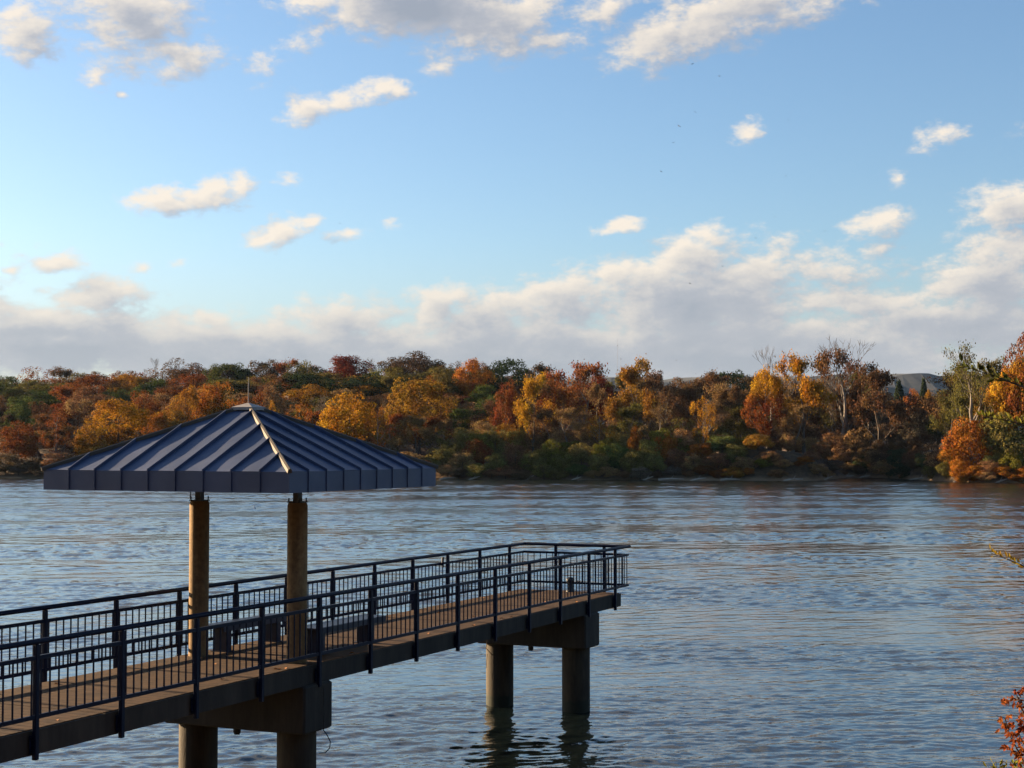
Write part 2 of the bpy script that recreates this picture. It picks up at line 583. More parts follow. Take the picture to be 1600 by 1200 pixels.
nt2.links.new(r.outputs[0], gx.inputs[6])
gx.inputs[7].default_value = (.22, .14, .075, 1)
nt2.links.new(gx.outputs[2], bs.inputs['Base Color'])
bs.inputs['Roughness'].default_value = .95
b = nd(nt2, 'ShaderNodeBump')
b.inputs['Strength'].default_value = .9
b.inputs['Distance'].default_value = 1.2
n = noise(nt2, tc2.outputs['Object'], .9, 9, .68)
nt2.links.new(n.outputs['Fac'], b.inputs['Height'])
nt2.links.new(b.outputs[0], bs.inputs['Normal'])
tag(obj('ground', me, m), kind='structure')

# distant hills
hx = np.linspace(-2600, 2600, 300)
prof = np.interp(hx, [-2600, -900, -400, 60, 150, 290, 400, 560, 800, 1000, 1600, 2600], [80, 90, 95, 118, 140, 132, 138, 140, 142, 138, 150, 120])
prof = prof + 2.2 * np.sin(hx * .021) + 1.3 * np.sin(hx * .06 + 2) + rng.normal(0, .5, len(hx))
hv, hf = [], []
steps = [(0, 0), (.25, .35), (.5, .75), (.75, .95), (1.0, 1.0), (1.3, .6)]
for (dy, k) in steps:
    for i, x in enumerate(hx):
        hv.append((x, 2550 + 420 * dy + 14 * math.sin(x * .02 + dy * 5), prof[i] * k + (0 if k in (0, 1.0) else 3.5 * math.sin(x * .035 + dy * 9) + rng.normal(0, 1.0)) - (3 if k == 0 else 0)))
nh = len(hx)
for j in range(len(steps) - 1):
    for i in range(nh - 1):
        hf.append((j * nh + i, j * nh + i + 1, (j + 1) * nh + i + 1, (j + 1) * nh + i))
me = bpy.data.meshes.new('hills')
me.from_pydata(hv, [], hf)
hm = mat_mottled('wooded_hill', (.008, .012, .018), (.024, .024, .028), .06, .95, 0, .1)
tag(obj('hills', me, hm), kind='structure')

# ------------------------------------------------------------------ water
WAVE = .07                        # root mean square slope of the waves
wm, nt3, bs, o3 = new_mat('river_water')
bs.inputs['Base Color'].default_value = (.006, .010, .010, 1)
bs.inputs['IOR'].default_value = 1.55
bs.inputs['Specular IOR Level'].default_value = .7
tc3 = nd(nt3, 'ShaderNodeTexCoord')
spw = nd(nt3, 'ShaderNodeSeparateXYZ')
nt3.links.new(tc3.outputs['Object'], spw.inputs[0])
wmp = nd(nt3, 'ShaderNodeMapping')
wmp.inputs['Scale'].default_value = (.4, 1, 1)
nt3.links.new(tc3.outputs['Object'], wmp.inputs['Vector'])
gust = noise(nt3, wmp.outputs[0], .045, 5, .6)
wr = nd(nt3, 'ShaderNodeMapRange', interpolation_type='SMOOTHSTEP')   # the wind ruffles the open river more than the lee of the near bank
for k_, v_ in (('From Min', 45), ('From Max', 170), ('To Min', .05), ('To Max', .15)):
    wr.inputs[k_].default_value = v_
nt3.links.new(spw.outputs['Y'], wr.inputs['Value'])
gm = math_n(nt3, 'MULTIPLY_ADD', gust.outputs['Fac'], 1.1, .45)
nt3.links.new(math_n(nt3, 'MULTIPLY', wr.outputs[0], gm), bs.inputs['Roughness'])


def wave(scale, sx_, sy_, detail, rough, rot=0.0):
    mp = nd(nt3, 'ShaderNodeMapping')
    mp.inputs['Scale'].default_value = (sx_, sy_, 1)
    mp.inputs['Rotation'].default_value = (0, 0, rot)
    nt3.links.new(tc3.outputs['Object'], mp.inputs['Vector'])
    return noise(nt3, mp.outputs[0], scale, detail, rough).outputs['Fac']


w3 = wave(5.0, 1.0, 1, 3, .55, .08)
b = nd(nt3, 'ShaderNodeBump')
b.inputs['Strength'].default_value = 1.0
b.inputs['Distance'].default_value = 1.0
nt3.links.new(math_n(nt3, 'MULTIPLY', w3, .008), b.inputs['Height'])
nt3.links.new(b.outputs[0], bs.inputs['Normal'])
# one sheet, real waves: rows close together near the pier, wider towards the far bank
wy = [3.0, 10.0, 18.0, 24.0]
y_ = 27.0
while y_ < 332:
    wy.append(y_)
    y_ += min(.36, max(.055, .34 * y_ * y_ / 9385))
wy = np.array(wy + [345, 380, 480.0])
wt = np.r_[[-25, -8, -3, -1.2, -.6], np.linspace(-.40, .40, 620), [.6, 1.2, 3, 8, 25]]
WX = wt[None, :] * wy[:, None]
WY = np.repeat(wy[:, None], len(wt), 1)
rw = np.random.default_rng(5)
# calmer and rougher streaks drifting down the river
pt = np.zeros_like(WX)
for k in range(16):
    lx, ly = rw.uniform(25, 120), rw.uniform(7, 40)
    pt += np.sin(WX / lx * 2 * PI * rw.choice([-1, 1]) + WY / ly * 2 * PI + rw.uniform(0, 6.28) + 1.2 * np.sin(WX / 31 + k))
pt = np.clip(.5 + pt / 7.0, 0, 1)
amp = (.45 + 1.15 * pt * pt * (3 - 2 * pt)) * (1 + 1.6 * np.clip((WY - 40) / 70, 0, 1))
WZ = np.zeros_like(WX)
NW = 64
for k in range(NW):
    lam = .20 * (3.2 / .20) ** (k / (NW - 1)) * rw.uniform(.9, 1.1)
    th_ = PI / 2 + .25 + rw.normal(0, .62)
    kx, ky = 2 * PI / lam * math.cos(th_), 2 * PI / lam * math.sin(th_)
    slope_k = WAVE * math.sqrt(2.0 / NW) * (1.2 if lam < .9 else .55)
    ph_ = kx * WX + ky * WY + rw.uniform(0, 6.28)
    ph_ += .35 * np.sin(kx * .13 * WX - ky * .11 * WY + k)
    if lam < 1.1: slope_k = slope_k * np.clip(1.6 - WY / (170 * lam + 20), .25, 1)     # the shortest ripples die away over the open river
    WZ += slope_k * lam / (2 * PI) * np.sin(ph_)
WZ = WZ * amp
WZ[:4] = 0; WZ[-3:] = 0; WZ[:, :5] = 0; WZ[:, -5:] = 0
R_, C_ = WX.shape
vi = (np.arange(R_ - 1)[:, None] * C_ + np.arange(C_ - 1)[None, :]).ravel()
wf = np.stack([vi, vi + 1, vi + C_ + 1, vi + C_], -1).astype(np.int32)
wme = bpy.data.meshes.new('water')
wme.vertices.add(R_ * C_)
wme.vertices.foreach_set('co', np.stack([WX, WY, WZ], -1).astype(np.float32).ravel())
wme.loops.add(wf.size)
wme.loops.foreach_set('vertex_index', wf.ravel())
wme.polygons.add(len(wf))
wme.polygons.foreach_set('loop_start', np.arange(0, wf.size, 4, dtype=np.int32))
wme.polygons.foreach_set('loop_total', np.full(len(wf), 4, dtype=np.int32))
wme.polygons.foreach_set('use_smooth', np.ones(len(wf), dtype=bool))
wme.update(calc_edges=True)
tag(obj('water', wme, wm), kind='structure')

# ------------------------------------------------------------------ pier
PR = PI / 2 - TH                 # turns local x into the direction of the pier
VC, VN, VF, UE = 14.77, 13.41, 16.12, 35.32
E0 = 3.0
U_BENT = (21.56, 33.1)


def pier_empty(name, u=0.0, v=0.0, z=0.0):
    x, y = uv(u, v)
    return empty(name, (x, y, z), PR)


pier = tag(pier_empty('fishing_pier', 20, VC, DECK), 'long brown concrete fishing pier standing in the river on round piles', 'pier')
sl = MB()
edges = [E0 - 20, 9.3 - 20, U_BENT[0] - 20 - 5.7 + .6, U_BENT[0] - 20 + .9, U_BENT[1] - 20 - 5.1, UE - .32 - 20]
for i in range(5):
    sl.box(edges[i] + (.006 if i else 0), edges[i + 1] - .006, -1.27, 1.27, -.30, 0, .012)
sl.build('deck_slab', M['deck'], pier)
eb = MB()
for s_ in (-1, 1):
    y0, y1 = sorted((s_ * 1.272, s_ * 1.30))
    eb.box(E0 - 20, UE - .30 - 20, y0, y1, -.31, -.012)
eb.box(UE - .318 - 20, UE - .296 - 20, -1.27, 1.27, -.31, -.012)
eb.build('edge_beam', M['beam'], pier)
for ub in (9.6,) + U_BENT:
    c = MB()
    c.box(ub - 20 - .42, ub - 20 + .42, -1.36, 1.36, -1.06, -.304, .03)
    c.build('pile_cap', M['beam'], pier)
    for s_ in (-1, 1):
        p = MB()
        n = 16
        zz = [-6.0, -2.6, -2.1, -1.7, -1.4, -1.06]
        p.tube([(ub - 20, s_ * .95, z) for z in zz], [.315] * len(zz), 28)
        p.build('pile', M['pile'], pier)
    d = MB()
    d.tube([(ub - 20 - .1, .12, -1.04), (ub - 20 - .1, .12, -1.17), (ub - 20 - .1, .12, -1.20)], [.062, .06, .045], 12)
    d.build('drain_pipe', M['steel'], pier)


def railing(label, u0, step, n, v, side, group):
    """posts stand outside the slab edge and run down to its underside"""
    r = tag(pier_empty('pier_railing', u0, v, DECK), label, 'railing', group)
    first, last = -step * .0, step * (n - 1)
    for i in range(n):
        p = MB()
        p.box(i * step - .034, i * step + .034, -.03, .03, -.36, 1.035, .006)
        s_ = -side * .03
        lo_, hi_ = sorted((s_, s_ - side * .008))
        p.box(i * step - .07, i * step + .07, lo_, hi_, -.28, -.06)
        for bx in (-.05, .05):
            for bz in (-.25, -.09):
                p.box(i * step + bx - .012, i * step + bx + .012, min(s_, s_ + side * .012), max(s_, s_ + side * .012), bz - .012, bz + .012)
        p.build('post', M['rail'], r)
    return r


RG = 'navy railings round the pier deck'


def bars(root, x0, x1, xt0, xt1, posts, zs=(1.07, .875, .16)):
    t = MB()
    t.tube([(xt0, 0, zs[0]), (xt1, 0, zs[0])], .036, 12)
    t.build('top_rail', M['rail'], root)
    t = MB(); t.box(x0, x1, -.022, .022, zs[1] - .026, zs[1] + .026, .004); t.build('middle_rail', M['rail'], root)
    t = MB(); t.box(x0, x1, -.022, .022, zs[2] - .026, zs[2] + .026, .004); t.build('bottom_rail', M['rail'], root)
    ps = [x0] + [p for p in posts if x0 < p < x1] + [x1]
    for a, c in zip(ps[:-1], ps[1:]):
        L_ = c - a
        k = max(1, round(L_ / .162))
        pm_ = MB()
        for i in range(0, k):
            x = a + L_ * (i + (0.5 if a == x0 or c == x1 else 0.5)) / k
            pm_.box(x - .0085, x + .0085, -.0085, .0085, zs[2] + .026, zs[1] - .026)
        pm_.build('baluster_panel', M['rail'], root)


ST = 1.6165
U0N, U0F = 15.10 - 6 * ST, 18.323 - 8 * ST
NN, NF = 19, 19
near_r = railing('navy steel railing along the near side of the pier deck, in front of the columns', U0N, ST, NN, VN, -1, RG)
bars(near_r, -.9, UE + .02 - U0N, -.9, UE + .12 - U0N, [i * ST for i in range(NN)])
far_r = railing('navy steel railing along the far side of the pier deck, behind the two columns', U0F, ST, NF, VF, 1, RG)
bars(far_r, -.9, UE + .02 - U0F, -.9, UE + .02 - U0F, [i * ST for i in range(NF)])
end_r = tag(pier_empty('pier_railing', UE, VC, DECK), 'short navy railing closing the river end of the pier', 'railing', RG)
end_r.rotation_euler = (0, 0, PR - PI / 2)          # local x runs from the far corner to the near one
wv_ = (VF - VN) / 2
for x in (-wv_ * .37, wv_ * .56):
    p = MB(); p.box(x - .034, x + .034, -.03, .03, -.36, 1.035, .006); p.build('post', M['rail'], end_r)
bars(end_r, -wv_ + .03, wv_ - .03, -wv_ + .03, wv_ - .03, [-wv_ * .37, wv_ * .56])

# ------------------------------------------------------------------ shelter on two columns
sh = tag(pier_empty('roof_shelter', U_BENT[0] + .03, VC + .03, DECK), 'square shelter with a blue standing seam metal roof on two round columns', 'shelter')
A, ZB, ZT, ZA = 2.265, 2.77, 3.08, 4.10
for s_ in (-1, 1):
    c = MB()
    c.tube([(0, s_ * .955, 0.0), (0, s_ * .955, 1.2), (0, s_ * .955, 2.50), (0, s_ * .955, 2.545)], [.162, .162, .162, .145], 32)
    col_o = c.build('column', M['column'], sh)
    p = MB()
    p.box(-.058, .058, s_ * .955 - .05, s_ * .955 + .05, 2.55, 2.93)
    p.box(-.12, .12, s_ * .955 - .12, s_ * .955 + .12, 2.545, 2.565)
    for bx, by in ((-.1, -.1), (.1, -.1), (.1, .1), (-.1, .1)):
        p.tube([(bx, s_ * .955 + by, 2.56), (bx, s_ * .955 + by, 2.62)], .012, 6)
    p.build('steel_post', M['steel'], sh)
    w = MB()
    w.tube([(-.13, s_ * .955 + s_ * .08, 2.54), (-.135, s_ * .955 + s_ * .09, 2.63), (-.12, s_ * .955 + s_ * .08, 2.80)], .009, 6)
    w.build('conduit', M['steel'], sh)
roof = MB()
NP = 9
slope = (ZA - ZT) / A
pit = math.atan(slope)


def face_pt(k, s, t):
    """side k; s along the eave -A..A, t 0 at the eave to 1 at the peak"""
    x, y = -A * (1 - t), s
    z = ZT + (ZA - ZT) * t
    a = k * PI / 2
    return (x * math.cos(a) - y * math.sin(a), x * math.sin(a) + y * math.cos(a), z)


def face_dir(k, x, y, z):
    a = k * PI / 2
    return (x * math.cos(a) - y * math.sin(a), x * math.sin(a) + y * math.cos(a), z)


RH = .056
for k in range(4):
    # pans, gently dished between the seams
    for i in range(NP):
        a0, a1 = -A + 2 * A * i / NP, -A + 2 * A * (i + 1) / NP
        cols, rows = 6, 8
        grid = []
        rs = random.Random(k * 31 + i)
        ph, amp = rs.random() * 6, .004 + .004 * rs.random()
        for c in range(cols + 1):
            s0 = a0 + (a1 - a0) * c / cols
            tmax = 1 - abs(s0) / A
            colp = []
            for q in range(rows + 1):
                t = tmax * q / rows
                p = Vector(face_pt(k, s0, t))
                w_ = math.sin(PI * c / cols) * amp * math.sin(ph + t * 13) - .004 * math.sin(PI * c / cols)
                colp.append(p + Vector(face_dir(k, -math.sin(pit), 0, math.cos(pit))) * w_)
            grid.append(colp)
        vs = [p for cp in grid for p in cp]
        fs = []
        for c in range(cols):
            for q in range(rows):
                o_ = c * (rows + 1) + q
                fs.append((o_, o_ + rows + 1, o_ + rows + 2, o_ + 1))
        roof.add(vs, fs, True)
    # standing seams, running on down the fascia
    for i in range(1, NP):
        s0 = -A + 2 * A * i / NP
        tmax = 1 - abs(s0) / A
        if tmax < .02: continue
        nrm = Vector(face_dir(k, -math.sin(pit), 0, math.cos(pit)))
        sv = Vector(face_dir(k, 0, 1, 0)) * .0075
        e, tp = Vector(face_pt(k, s0, 0)), Vector(face_pt(k, s0, tmax))
        ou = Vector(face_dir(k, -.018, 0, 0))
        e2 = e + Vector((0, 0, ZB - ZT)) + ou * .9
        e_out = e + ou + Vector((0, 0, RH * .55))
        dn = nrm * .01
        ring = [[tp - dn, tp + nrm * RH], [e - dn, e_out], [e + Vector((0, 0, ZB - ZT)) - ou * .3, e2]]
        vs = []
        for lo, hi in ring:
            vs += [lo - sv, lo + sv, hi + sv, hi - sv]
        fs = []
        for q in range(2):
            for w_ in range(4):
                x_ = (w_ + 1) % 4
                fs.append((q * 4 + w_, q * 4 + x_, q * 4 + 4 + x_, q * 4 + 4 + w_))
        fs += [(3, 2, 1, 0), (8, 9, 10, 11)]
        roof.add(vs, fs)
roof_o = roof.build('roof', M['roof'], sh)
fa = MB()
t_ = .02
fa.add([(-A, -A, ZB), (A, -A, ZB), (A, A, ZB), (-A, A, ZB), (-A, -A, ZT - .003), (A, -A, ZT - .003), (A, A, ZT - .003), (-A, A, ZT - .003)],
       [(0, 1, 5, 4), (1, 2, 6, 5), (2, 3, 7, 6), (3, 0, 4, 7)])
i_ = A - t_
fa.add([(-i_, -i_, ZB), (i_, -i_, ZB), (i_, i_, ZB), (-i_, i_, ZB), (-i_, -i_, ZT - .02), (i_, -i_, ZT - .02), (i_, i_, ZT - .02), (-i_, i_, ZT - .02)],
       [(4, 5, 1, 0), (5, 6, 2, 1), (6, 7, 3, 2), (7, 4, 0, 3)])
fa.add([(-A, -A, ZB), (A, -A, ZB), (A, A, ZB), (-A, A, ZB), (-i_, -i_, ZB), (i_, -i_, ZB), (i_, i_, ZB), (-i_, i_, ZB)],
       [(0, 4, 5, 1), (1, 5, 6, 2), (2, 6, 7, 3), (3, 7, 4, 0)])
fa.build('fascia', M['roof'], roof_o)
sf = MB()
sf.add([(-i_, -i_, ZB + .06), (i_, -i_, ZB + .06), (i_, i_, ZB + .06), (-i_, i_, ZB + .06)], [(3, 2, 1, 0)])
sf.build('soffit', M['steel'], roof_o)
for k in range(4):
    h = MB()
    c0, pk = Vector(face_pt(k, -A, 0)), Vector((0, 0, ZA))
    ax_ = (pk - c0).normalized()
    sd_ = ax_.cross(Vector((0, 0, 1))).normalized()
    upn = sd_.cross(ax_).normalized()
    sect = [(-.034, -.012), (-.028, .040), (0, .056), (.028, .040), (.034, -.012)]
    vs = []
    for P_ in (c0 - ax_ * .03, pk):
        vs += [P_ + sd_ * a + upn * b_ for a, b_ in sect]
    h.add(vs, [(i, i + 1, i + 6, i + 5) for i in range(4)] + [(4, 3, 2, 1, 0)])
    h.build('hip_cap', M['hip'], roof_o)
pc = MB()
kk = .20
zz0 = ZA - slope * kk + .075
pc.add([(-kk, -kk, zz0), (kk, -kk, zz0), (kk, kk, zz0), (-kk, kk, zz0), (0, 0, ZA + .06), (-kk, -kk, zz0 - .05), (kk, -kk, zz0 - .05), (kk, kk, zz0 - .05), (-kk, kk, zz0 - .05)],
       [(0, 1, 4), (1, 2, 4), (2, 3, 4), (3, 0, 4), (5, 6, 1, 0), (6, 7, 2, 1), (7, 8, 3, 2), (8, 5, 0, 3)])
pc.build('peak_cap', M['cap'], roof_o)
sp = MB()
sp.tube([(0, 0, ZA + .05), (0, 0, ZA + .3), (0, 0, ZA + .48)], [.010, .009, .007], 8)
sp.build('lightning_rod', M['mast'], roof_o)

# ------------------------------------------------------------------ benches and small things on the pier
BG = 'blue metal benches under the shelter roof'


def bench(u0, u1, v, label):
    r = tag(pier_empty('bench', (u0 + u1) / 2, v, DECK), label, 'bench', BG)
    h = (u1 - u0) / 2
    s = MB()
    for k in range(5):
        s.box(-h, h, -.21 + .086 * k, -.21 + .086 * k + .074, .425, .46, .006)
    s.box(-h, h, -.235, -.215, .36, .455)
    s.box(-h, h, .225, .245, .36, .455)
    s.build('seat', M['bench'], r)
    for x in (-h * .72, h * .72):
        l = MB()
        l.box(x - .06, x + .06, -.15, .15, .006, .424, .01)
        l.box(x - .09, x + .09, -.18, .18, .0, .014)
        l.build('leg', M['bench'], r)
    return r


bench(21.92, 24.0, 15.72, 'blue metal bench on the far side of the deck, behind the left column')
bench(22.28, 24.55, 14.12, 'blue metal bench beside the right column, behind the closer railing')
bo = tag(pier_empty('mooring_bollard', 35.02 - .25, 14.66, DECK), 'short dark bollard with a round head on the deck at the river end', 'bollard')
b = MB(); b.tube([(0, 0, 0), (0, 0, .03), (0, 0, .04), (0, 0, .2), (0, 0, .24), (0, 0, .29), (0, 0, .33), (0, 0, .35)], [.1, .1, .07, .065, .09, .1, .07, .02], 16); b.build('body', M['cable'], bo)
b = MB(); b.tube([(-.13, 0, .26), (.13, 0, .26)], .022, 10); b.build('cross_pin', M['cable'], bo)
rh = tag(pier_empty('rod_holder', 30.9, VF - .06, DECK), 'short upright rod holder tube clamped to the far railing', 'rod holder')
b = MB(); b.tube([(0, 0, .80), (0, 0, 1.0), (.01, -.01, 1.02)], .026, 10); b.build('tube', M['rail'], rh)
b = MB(); b.box(-.03, .03, .02, .062, .84, .90); b.build('clamp', M['steel'], rh)
cb_ = MB()
xx, yy = uv(U_BENT[0] + .1, VN - .035)
pts = [(U_BENT[0] + .06, VN - .045, -.35), (U_BENT[0] + .07, VN - .048, -.5), (U_BENT[0] + .09, VN - .046, -.8), (U_BENT[0] + .07, VN - .045, -1.05),
       (U_BENT[0] + .16, VN - .05, -1.13), (U_BENT[0] + .27, VN - .05, -1.26), (U_BENT[0] + .25, VN - .05, -1.36), (U_BENT[0] + .12, VN - .05, -1.41), (U_BENT[0] - .02, VN + .02, -1.40)]
P3 = []
for i in range(len(pts) - 1):
    for q in range(4):
        t = q / 4
        P3.append(tuple(pts[i][j] * (1 - t) + pts[i + 1][j] * t for j in range(3)))
cb_.tube([(*uv(u, v), DECK + z) for u, v, z in P3], .008, 6)
tag(cb_.build('cable', M['cable']), 'thin black cable hanging in a loop below the nearer pile cap', 'cable')
tw = MB()
q0 = (U_BENT[1] - .55, VC + 1.0)
tw.tube([(*uv(q0[0], q0[1]), DECK - .9), (*uv(q0[0] + .05, q0[1] + .06), DECK - 1.15), (*uv(q0[0] + .25, q0[1] + .0), DECK - 1.32), (*uv(q0[0] + .6, q0[1] - .2), DECK - 1.38)], [.006, .008, .01, .008], 6)
tw.tube([(*uv(q0[0] + .1, q0[1] + .05), DECK - 1.28), (*uv(q0[0] + .08, q0[1] + .06), DECK - 1.45), (*uv(q0[0] + .06, q0[1] + .06), DECK - 1.6)], .006, 6)
tag(tw.build('caught_twig', M['bark']), 'thin twig caught against the left pile of the outer pier bent', 'twig')
# a few fallen leaves on the deck
fl = MB()
rl = random.Random(5)
for k in range(26):
    u, v = rl.uniform(14, 33), rl.choice([rl.uniform(13.55, 13.8), rl.uniform(13.6, 15.9)])
    x, y = uv(u, v)
    a = rl.random() * 6
    l_, w_ = .05, .032
    e1 = Vector((math.cos(a), math.sin(a), 0)); e2 = Vector((-e1.y, e1.x, 0))
    c = Vector((x, y, DECK + .006))
    zu = Vector((0, 0, .018))
    fl.add([c - e1 * l_, c - e2 * w_ + zu, c + e1 * l_, c + e2 * w_ + zu], [(0, 1, 2, 3)])
M['fallen'] = mat_mottled('fallen_leaf', (.30, .09, .02), (.36, .16, .03), 9, .8, 0, 10)
tag(fl.build('fallen_leaves', M['fallen']), 'scattered orange leaves lying on the pier deck', 'leaves', kind='stuff')

# ------------------------------------------------------------------ tree meshes (unit height, unit crown width)
def cards(pos, nrm, size, rr, aspect=.75):
    """one bent leaf-cluster card per point"""
    n = len(pos)
    nrm = nrm / np.linalg.norm(nrm, axis=1, keepdims=True)
    t = rr.normal(size=(n, 3))
    t -= nrm * (t * nrm).sum(1, keepdims=True)
    t /= np.linalg.norm(t, axis=1, keepdims=True)
    b = np.cross(nrm, t)
    s = size * rr.uniform(.6, 1.35, (n, 1))
    v = np.stack([pos - t * s, pos - b * s * aspect + nrm * s * .3, pos + t * s, pos + b * s * aspect + nrm * s * .25], 1)
    return v.reshape(-1, 3)


def card_mesh(name, verts, rr):
    n = len(verts) // 4
    me = bpy.data.meshes.new(name)
    me.vertices.add(len(verts))
    me.vertices.foreach_set('co', verts.astype(np.float32).ravel())
    me.loops.add(n * 4)
    me.loops.foreach_set('vertex_index', np.arange(n * 4, dtype=np.int32))
    me.polygons.add(n)
    me.polygons.foreach_set('loop_start', np.arange(0, n * 4, 4, dtype=np.int32))
    me.polygons.foreach_set('loop_total', np.full(n, 4, dtype=np.int32))
    at_ = me.attributes.new('vary', 'FLOAT', 'FACE')
    at_.data.foreach_set('value', rr.random(n).astype(np.float32))
    me.update(calc_edges=True)
    me.validate()
    return me


def make_crown(name, seed, zb, ncl, ncard, size, prof='round', rcl=(.06, .16), open_=0.0):
    rr = np.random.default_rng(seed)
    cs = []
    cz, hz = (zb + 1) / 2, (1 - zb) / 2
    while len(cs) < ncl:
        d = rr.normal(size=3); d /= np.linalg.norm(d)
        r = rr.uniform(.35, 1) ** .5
        if d[2] < -.4 and rr.random() < .5: continue
        p = d * r
        z = p[2]
        k = 1.0
        if prof == 'tall': k = .95 - .25 * z
        if prof == 'spread': k = 1.0 + .1 * z
        rc = rr.uniform(*rcl)
        az_ = math.atan2(d[1], d[0])
        lob = 1 + .17 * math.sin(2 * az_ + seed * 1.7) + .14 * math.sin(3 * az_ + seed + 3 * z) + .10 * math.sin(6 * z + seed)
        if math.sin(az_ * 2 + z * 4 + seed * 2.3) > .93: continue
        x = p[0] * (.5 - rc * .7) * k * lob
        y = p[1] * (.5 - rc * .7) * k * lob
        cs.append((x, y, cz + z * (hz - rc * .6), rc))
    V = []
    per = max(4, ncard // ncl)
    C0 = np.array([0, 0, cz - .1])
    for (x, y, z, rc) in cs:
        m_ = int(per * (rc / .125) ** 2 * rr.uniform(.7, 1.3))
        c = np.array([x, y, z])
        o_ = c - C0
        o_ = o_ / (np.linalg.norm(o_) + 1e-6)
        d = rr.normal(size=(m_, 3)) + o_ * .55
        d /= np.linalg.norm(d, axis=1, keepdims=True)
        rad = rc * rr.uniform(.55, 1.08, (m_, 1))
        pos = c + d * rad * np.array([1, 1, .72])
        nr = d * .75 + o_ * .3 + rr.normal(size=(m_, 3)) * .42
        V.append(cards(pos, nr, size, rr))
    return card_mesh(name, np.concatenate(V), rr), cs


def make_trunk(name, cs, seed, r0=.022, top=.8, lean=.03):
    rr = random.Random(seed)
    b = MB()
    lx, ly = rr.uniform(-lean, lean), rr.uniform(-lean, lean)
    P = [Vector((lx * (max(t, 0) ** 1.5), ly * (max(t, 0) ** 1.5), t)) for t in (-.05, .05, .2, .4, .6, top)]
    b.tube(P, [r0 * 1.5, r0 * 1.15, r0, r0 * .8, r0 * .5, r0 * .22], 7, False)
    pick = rr.sample(cs, min(len(cs), 12))
    for (x, y, z, rc) in pick:
        h = max(.16, min(top - .1, z - .12 - .35 * math.hypot(x, y)))
        s0 = Vector((lx * (max(h, 0) ** 1.5), ly * (max(h, 0) ** 1.5), h))
        e = Vector((x, y, z))
        mid = s0.lerp(e, .5) + Vector((rr.uniform(-.03, .03), rr.uniform(-.03, .03), -.02))
        b.tube([s0, mid, e], [r0 * .42, r0 * .28, r0 * .1], 5, False)
    return b.mesh(name)


def make_bare(name, seed, trunk_top=.45, spread=.42, depth=5, leaves=0, r0=.016, lsize=.012):
    """forking limbs and twigs"""
    rr = random.Random(seed)
    tb, cb = MB(), MB()
    tips = []

    def grow(p, d, ln, r, k):
        n = 3
        pts, rad = [p], [r]
        if k >= 2: tips.append(p)
        for i in range(n):
            d = (d + Vector((rr.gauss(0, .13), rr.gauss(0, .13), rr.gauss(.05, .09)))).normalized()
            p = p + d * ln / n
            pts.append(p); rad.append(r * (1 - .45 * (i + 1) / n))
            if k >= 3: tips.append(p)
        (tb if k <= 1 else cb).tube(pts, rad, 6 if k <= 1 else (4 if k < 4 else 3), False)
        if k >= depth:
            tips.append(p)
            return
        for j in range(rr.choice((2, 3, 3) if k < 4 else (2, 3))):
            a = rr.uniform(0, 2 * PI)
            s = rr.uniform(.3, .85) * (1.15 if k == 0 else 1)
            nd_ = (d + Vector((math.cos(a) * s, math.sin(a) * s, rr.uniform(-.15, .2)))).normalized()
            base = pts[-1] if j < 2 else pts[-2]
            grow(base, nd_, ln * rr.uniform(.62, .82), max(rad[-1] * rr.uniform(.6, .85), .0014), k + 1)

    tb.tube([(0, 0, -.05), (0, 0, .1), (.005, .004, trunk_top * .6), (.01, .0, trunk_top)], [r0 * 1.5, r0 * 1.1, r0, r0 * .85], 8, False)
    grow(Vector((.01, 0, trunk_top * .97)), Vector((.1, 0, 1)), .2, r0 * .8, 0)
    for q in range(3):
        a = rr.uniform(0, 2 * PI)
        grow(Vector((.006, 0, trunk_top * rr.uniform(.6, .95))), Vector((math.cos(a), math.sin(a), .9)).normalized(), .17, r0 * .5, 1)
    allv = tb.v + cb.v
    zmax = sorted(v[2] for v in allv)[int(len(allv) * .995)]
    cxm, cym = (sum(v[q] for v in cb.v) / len(cb.v) for q in (0, 1))
    for m_ in (tb, cb):                    # lean the crown back over the foot of the trunk
        m_.v = [(v[0] - cxm * min(1, max(0, v[2] / zmax) * 1.3), v[1] - cym * min(1, max(0, v[2] / zmax) * 1.3), v[2]) for v in m_.v]
    tips = [Vector((t.x - cxm * min(1, t.z / zmax * 1.3), t.y - cym * min(1, t.z / zmax * 1.3), t.z)) for t in tips]
    xr = sorted(math.hypot(v[0], v[1]) for v in cb.v)[int(len(cb.v) * .95)]
    fx, fz = .5 / xr, 1.0 / zmax
    for m_ in (tb, cb):
        m_.v = [(v[0] * fx, v[1] * fx, v[2] * fz if v[2] > 0 else v[2]) for v in m_.v]
    tips = [Vector((t.x * fx, t.y * fx, t.z * fz)) for t in tips]
    lm = None
    if leaves:
        r2 = np.random.default_rng(seed)
        idx = r2.integers(0, len(tips), leaves)
        pos = np.array([tips[i][:] for i in idx]) + r2.normal(size=(leaves, 3)) * np.array([.036, .036, .024])
        lm = card_mesh(name + '_leaves', cards(pos, r2.normal(size=(leaves, 3)), lsize, r2), r2)
    return tb.mesh(name + '_trunk'), cb.mesh(name + '_twigs'), lm


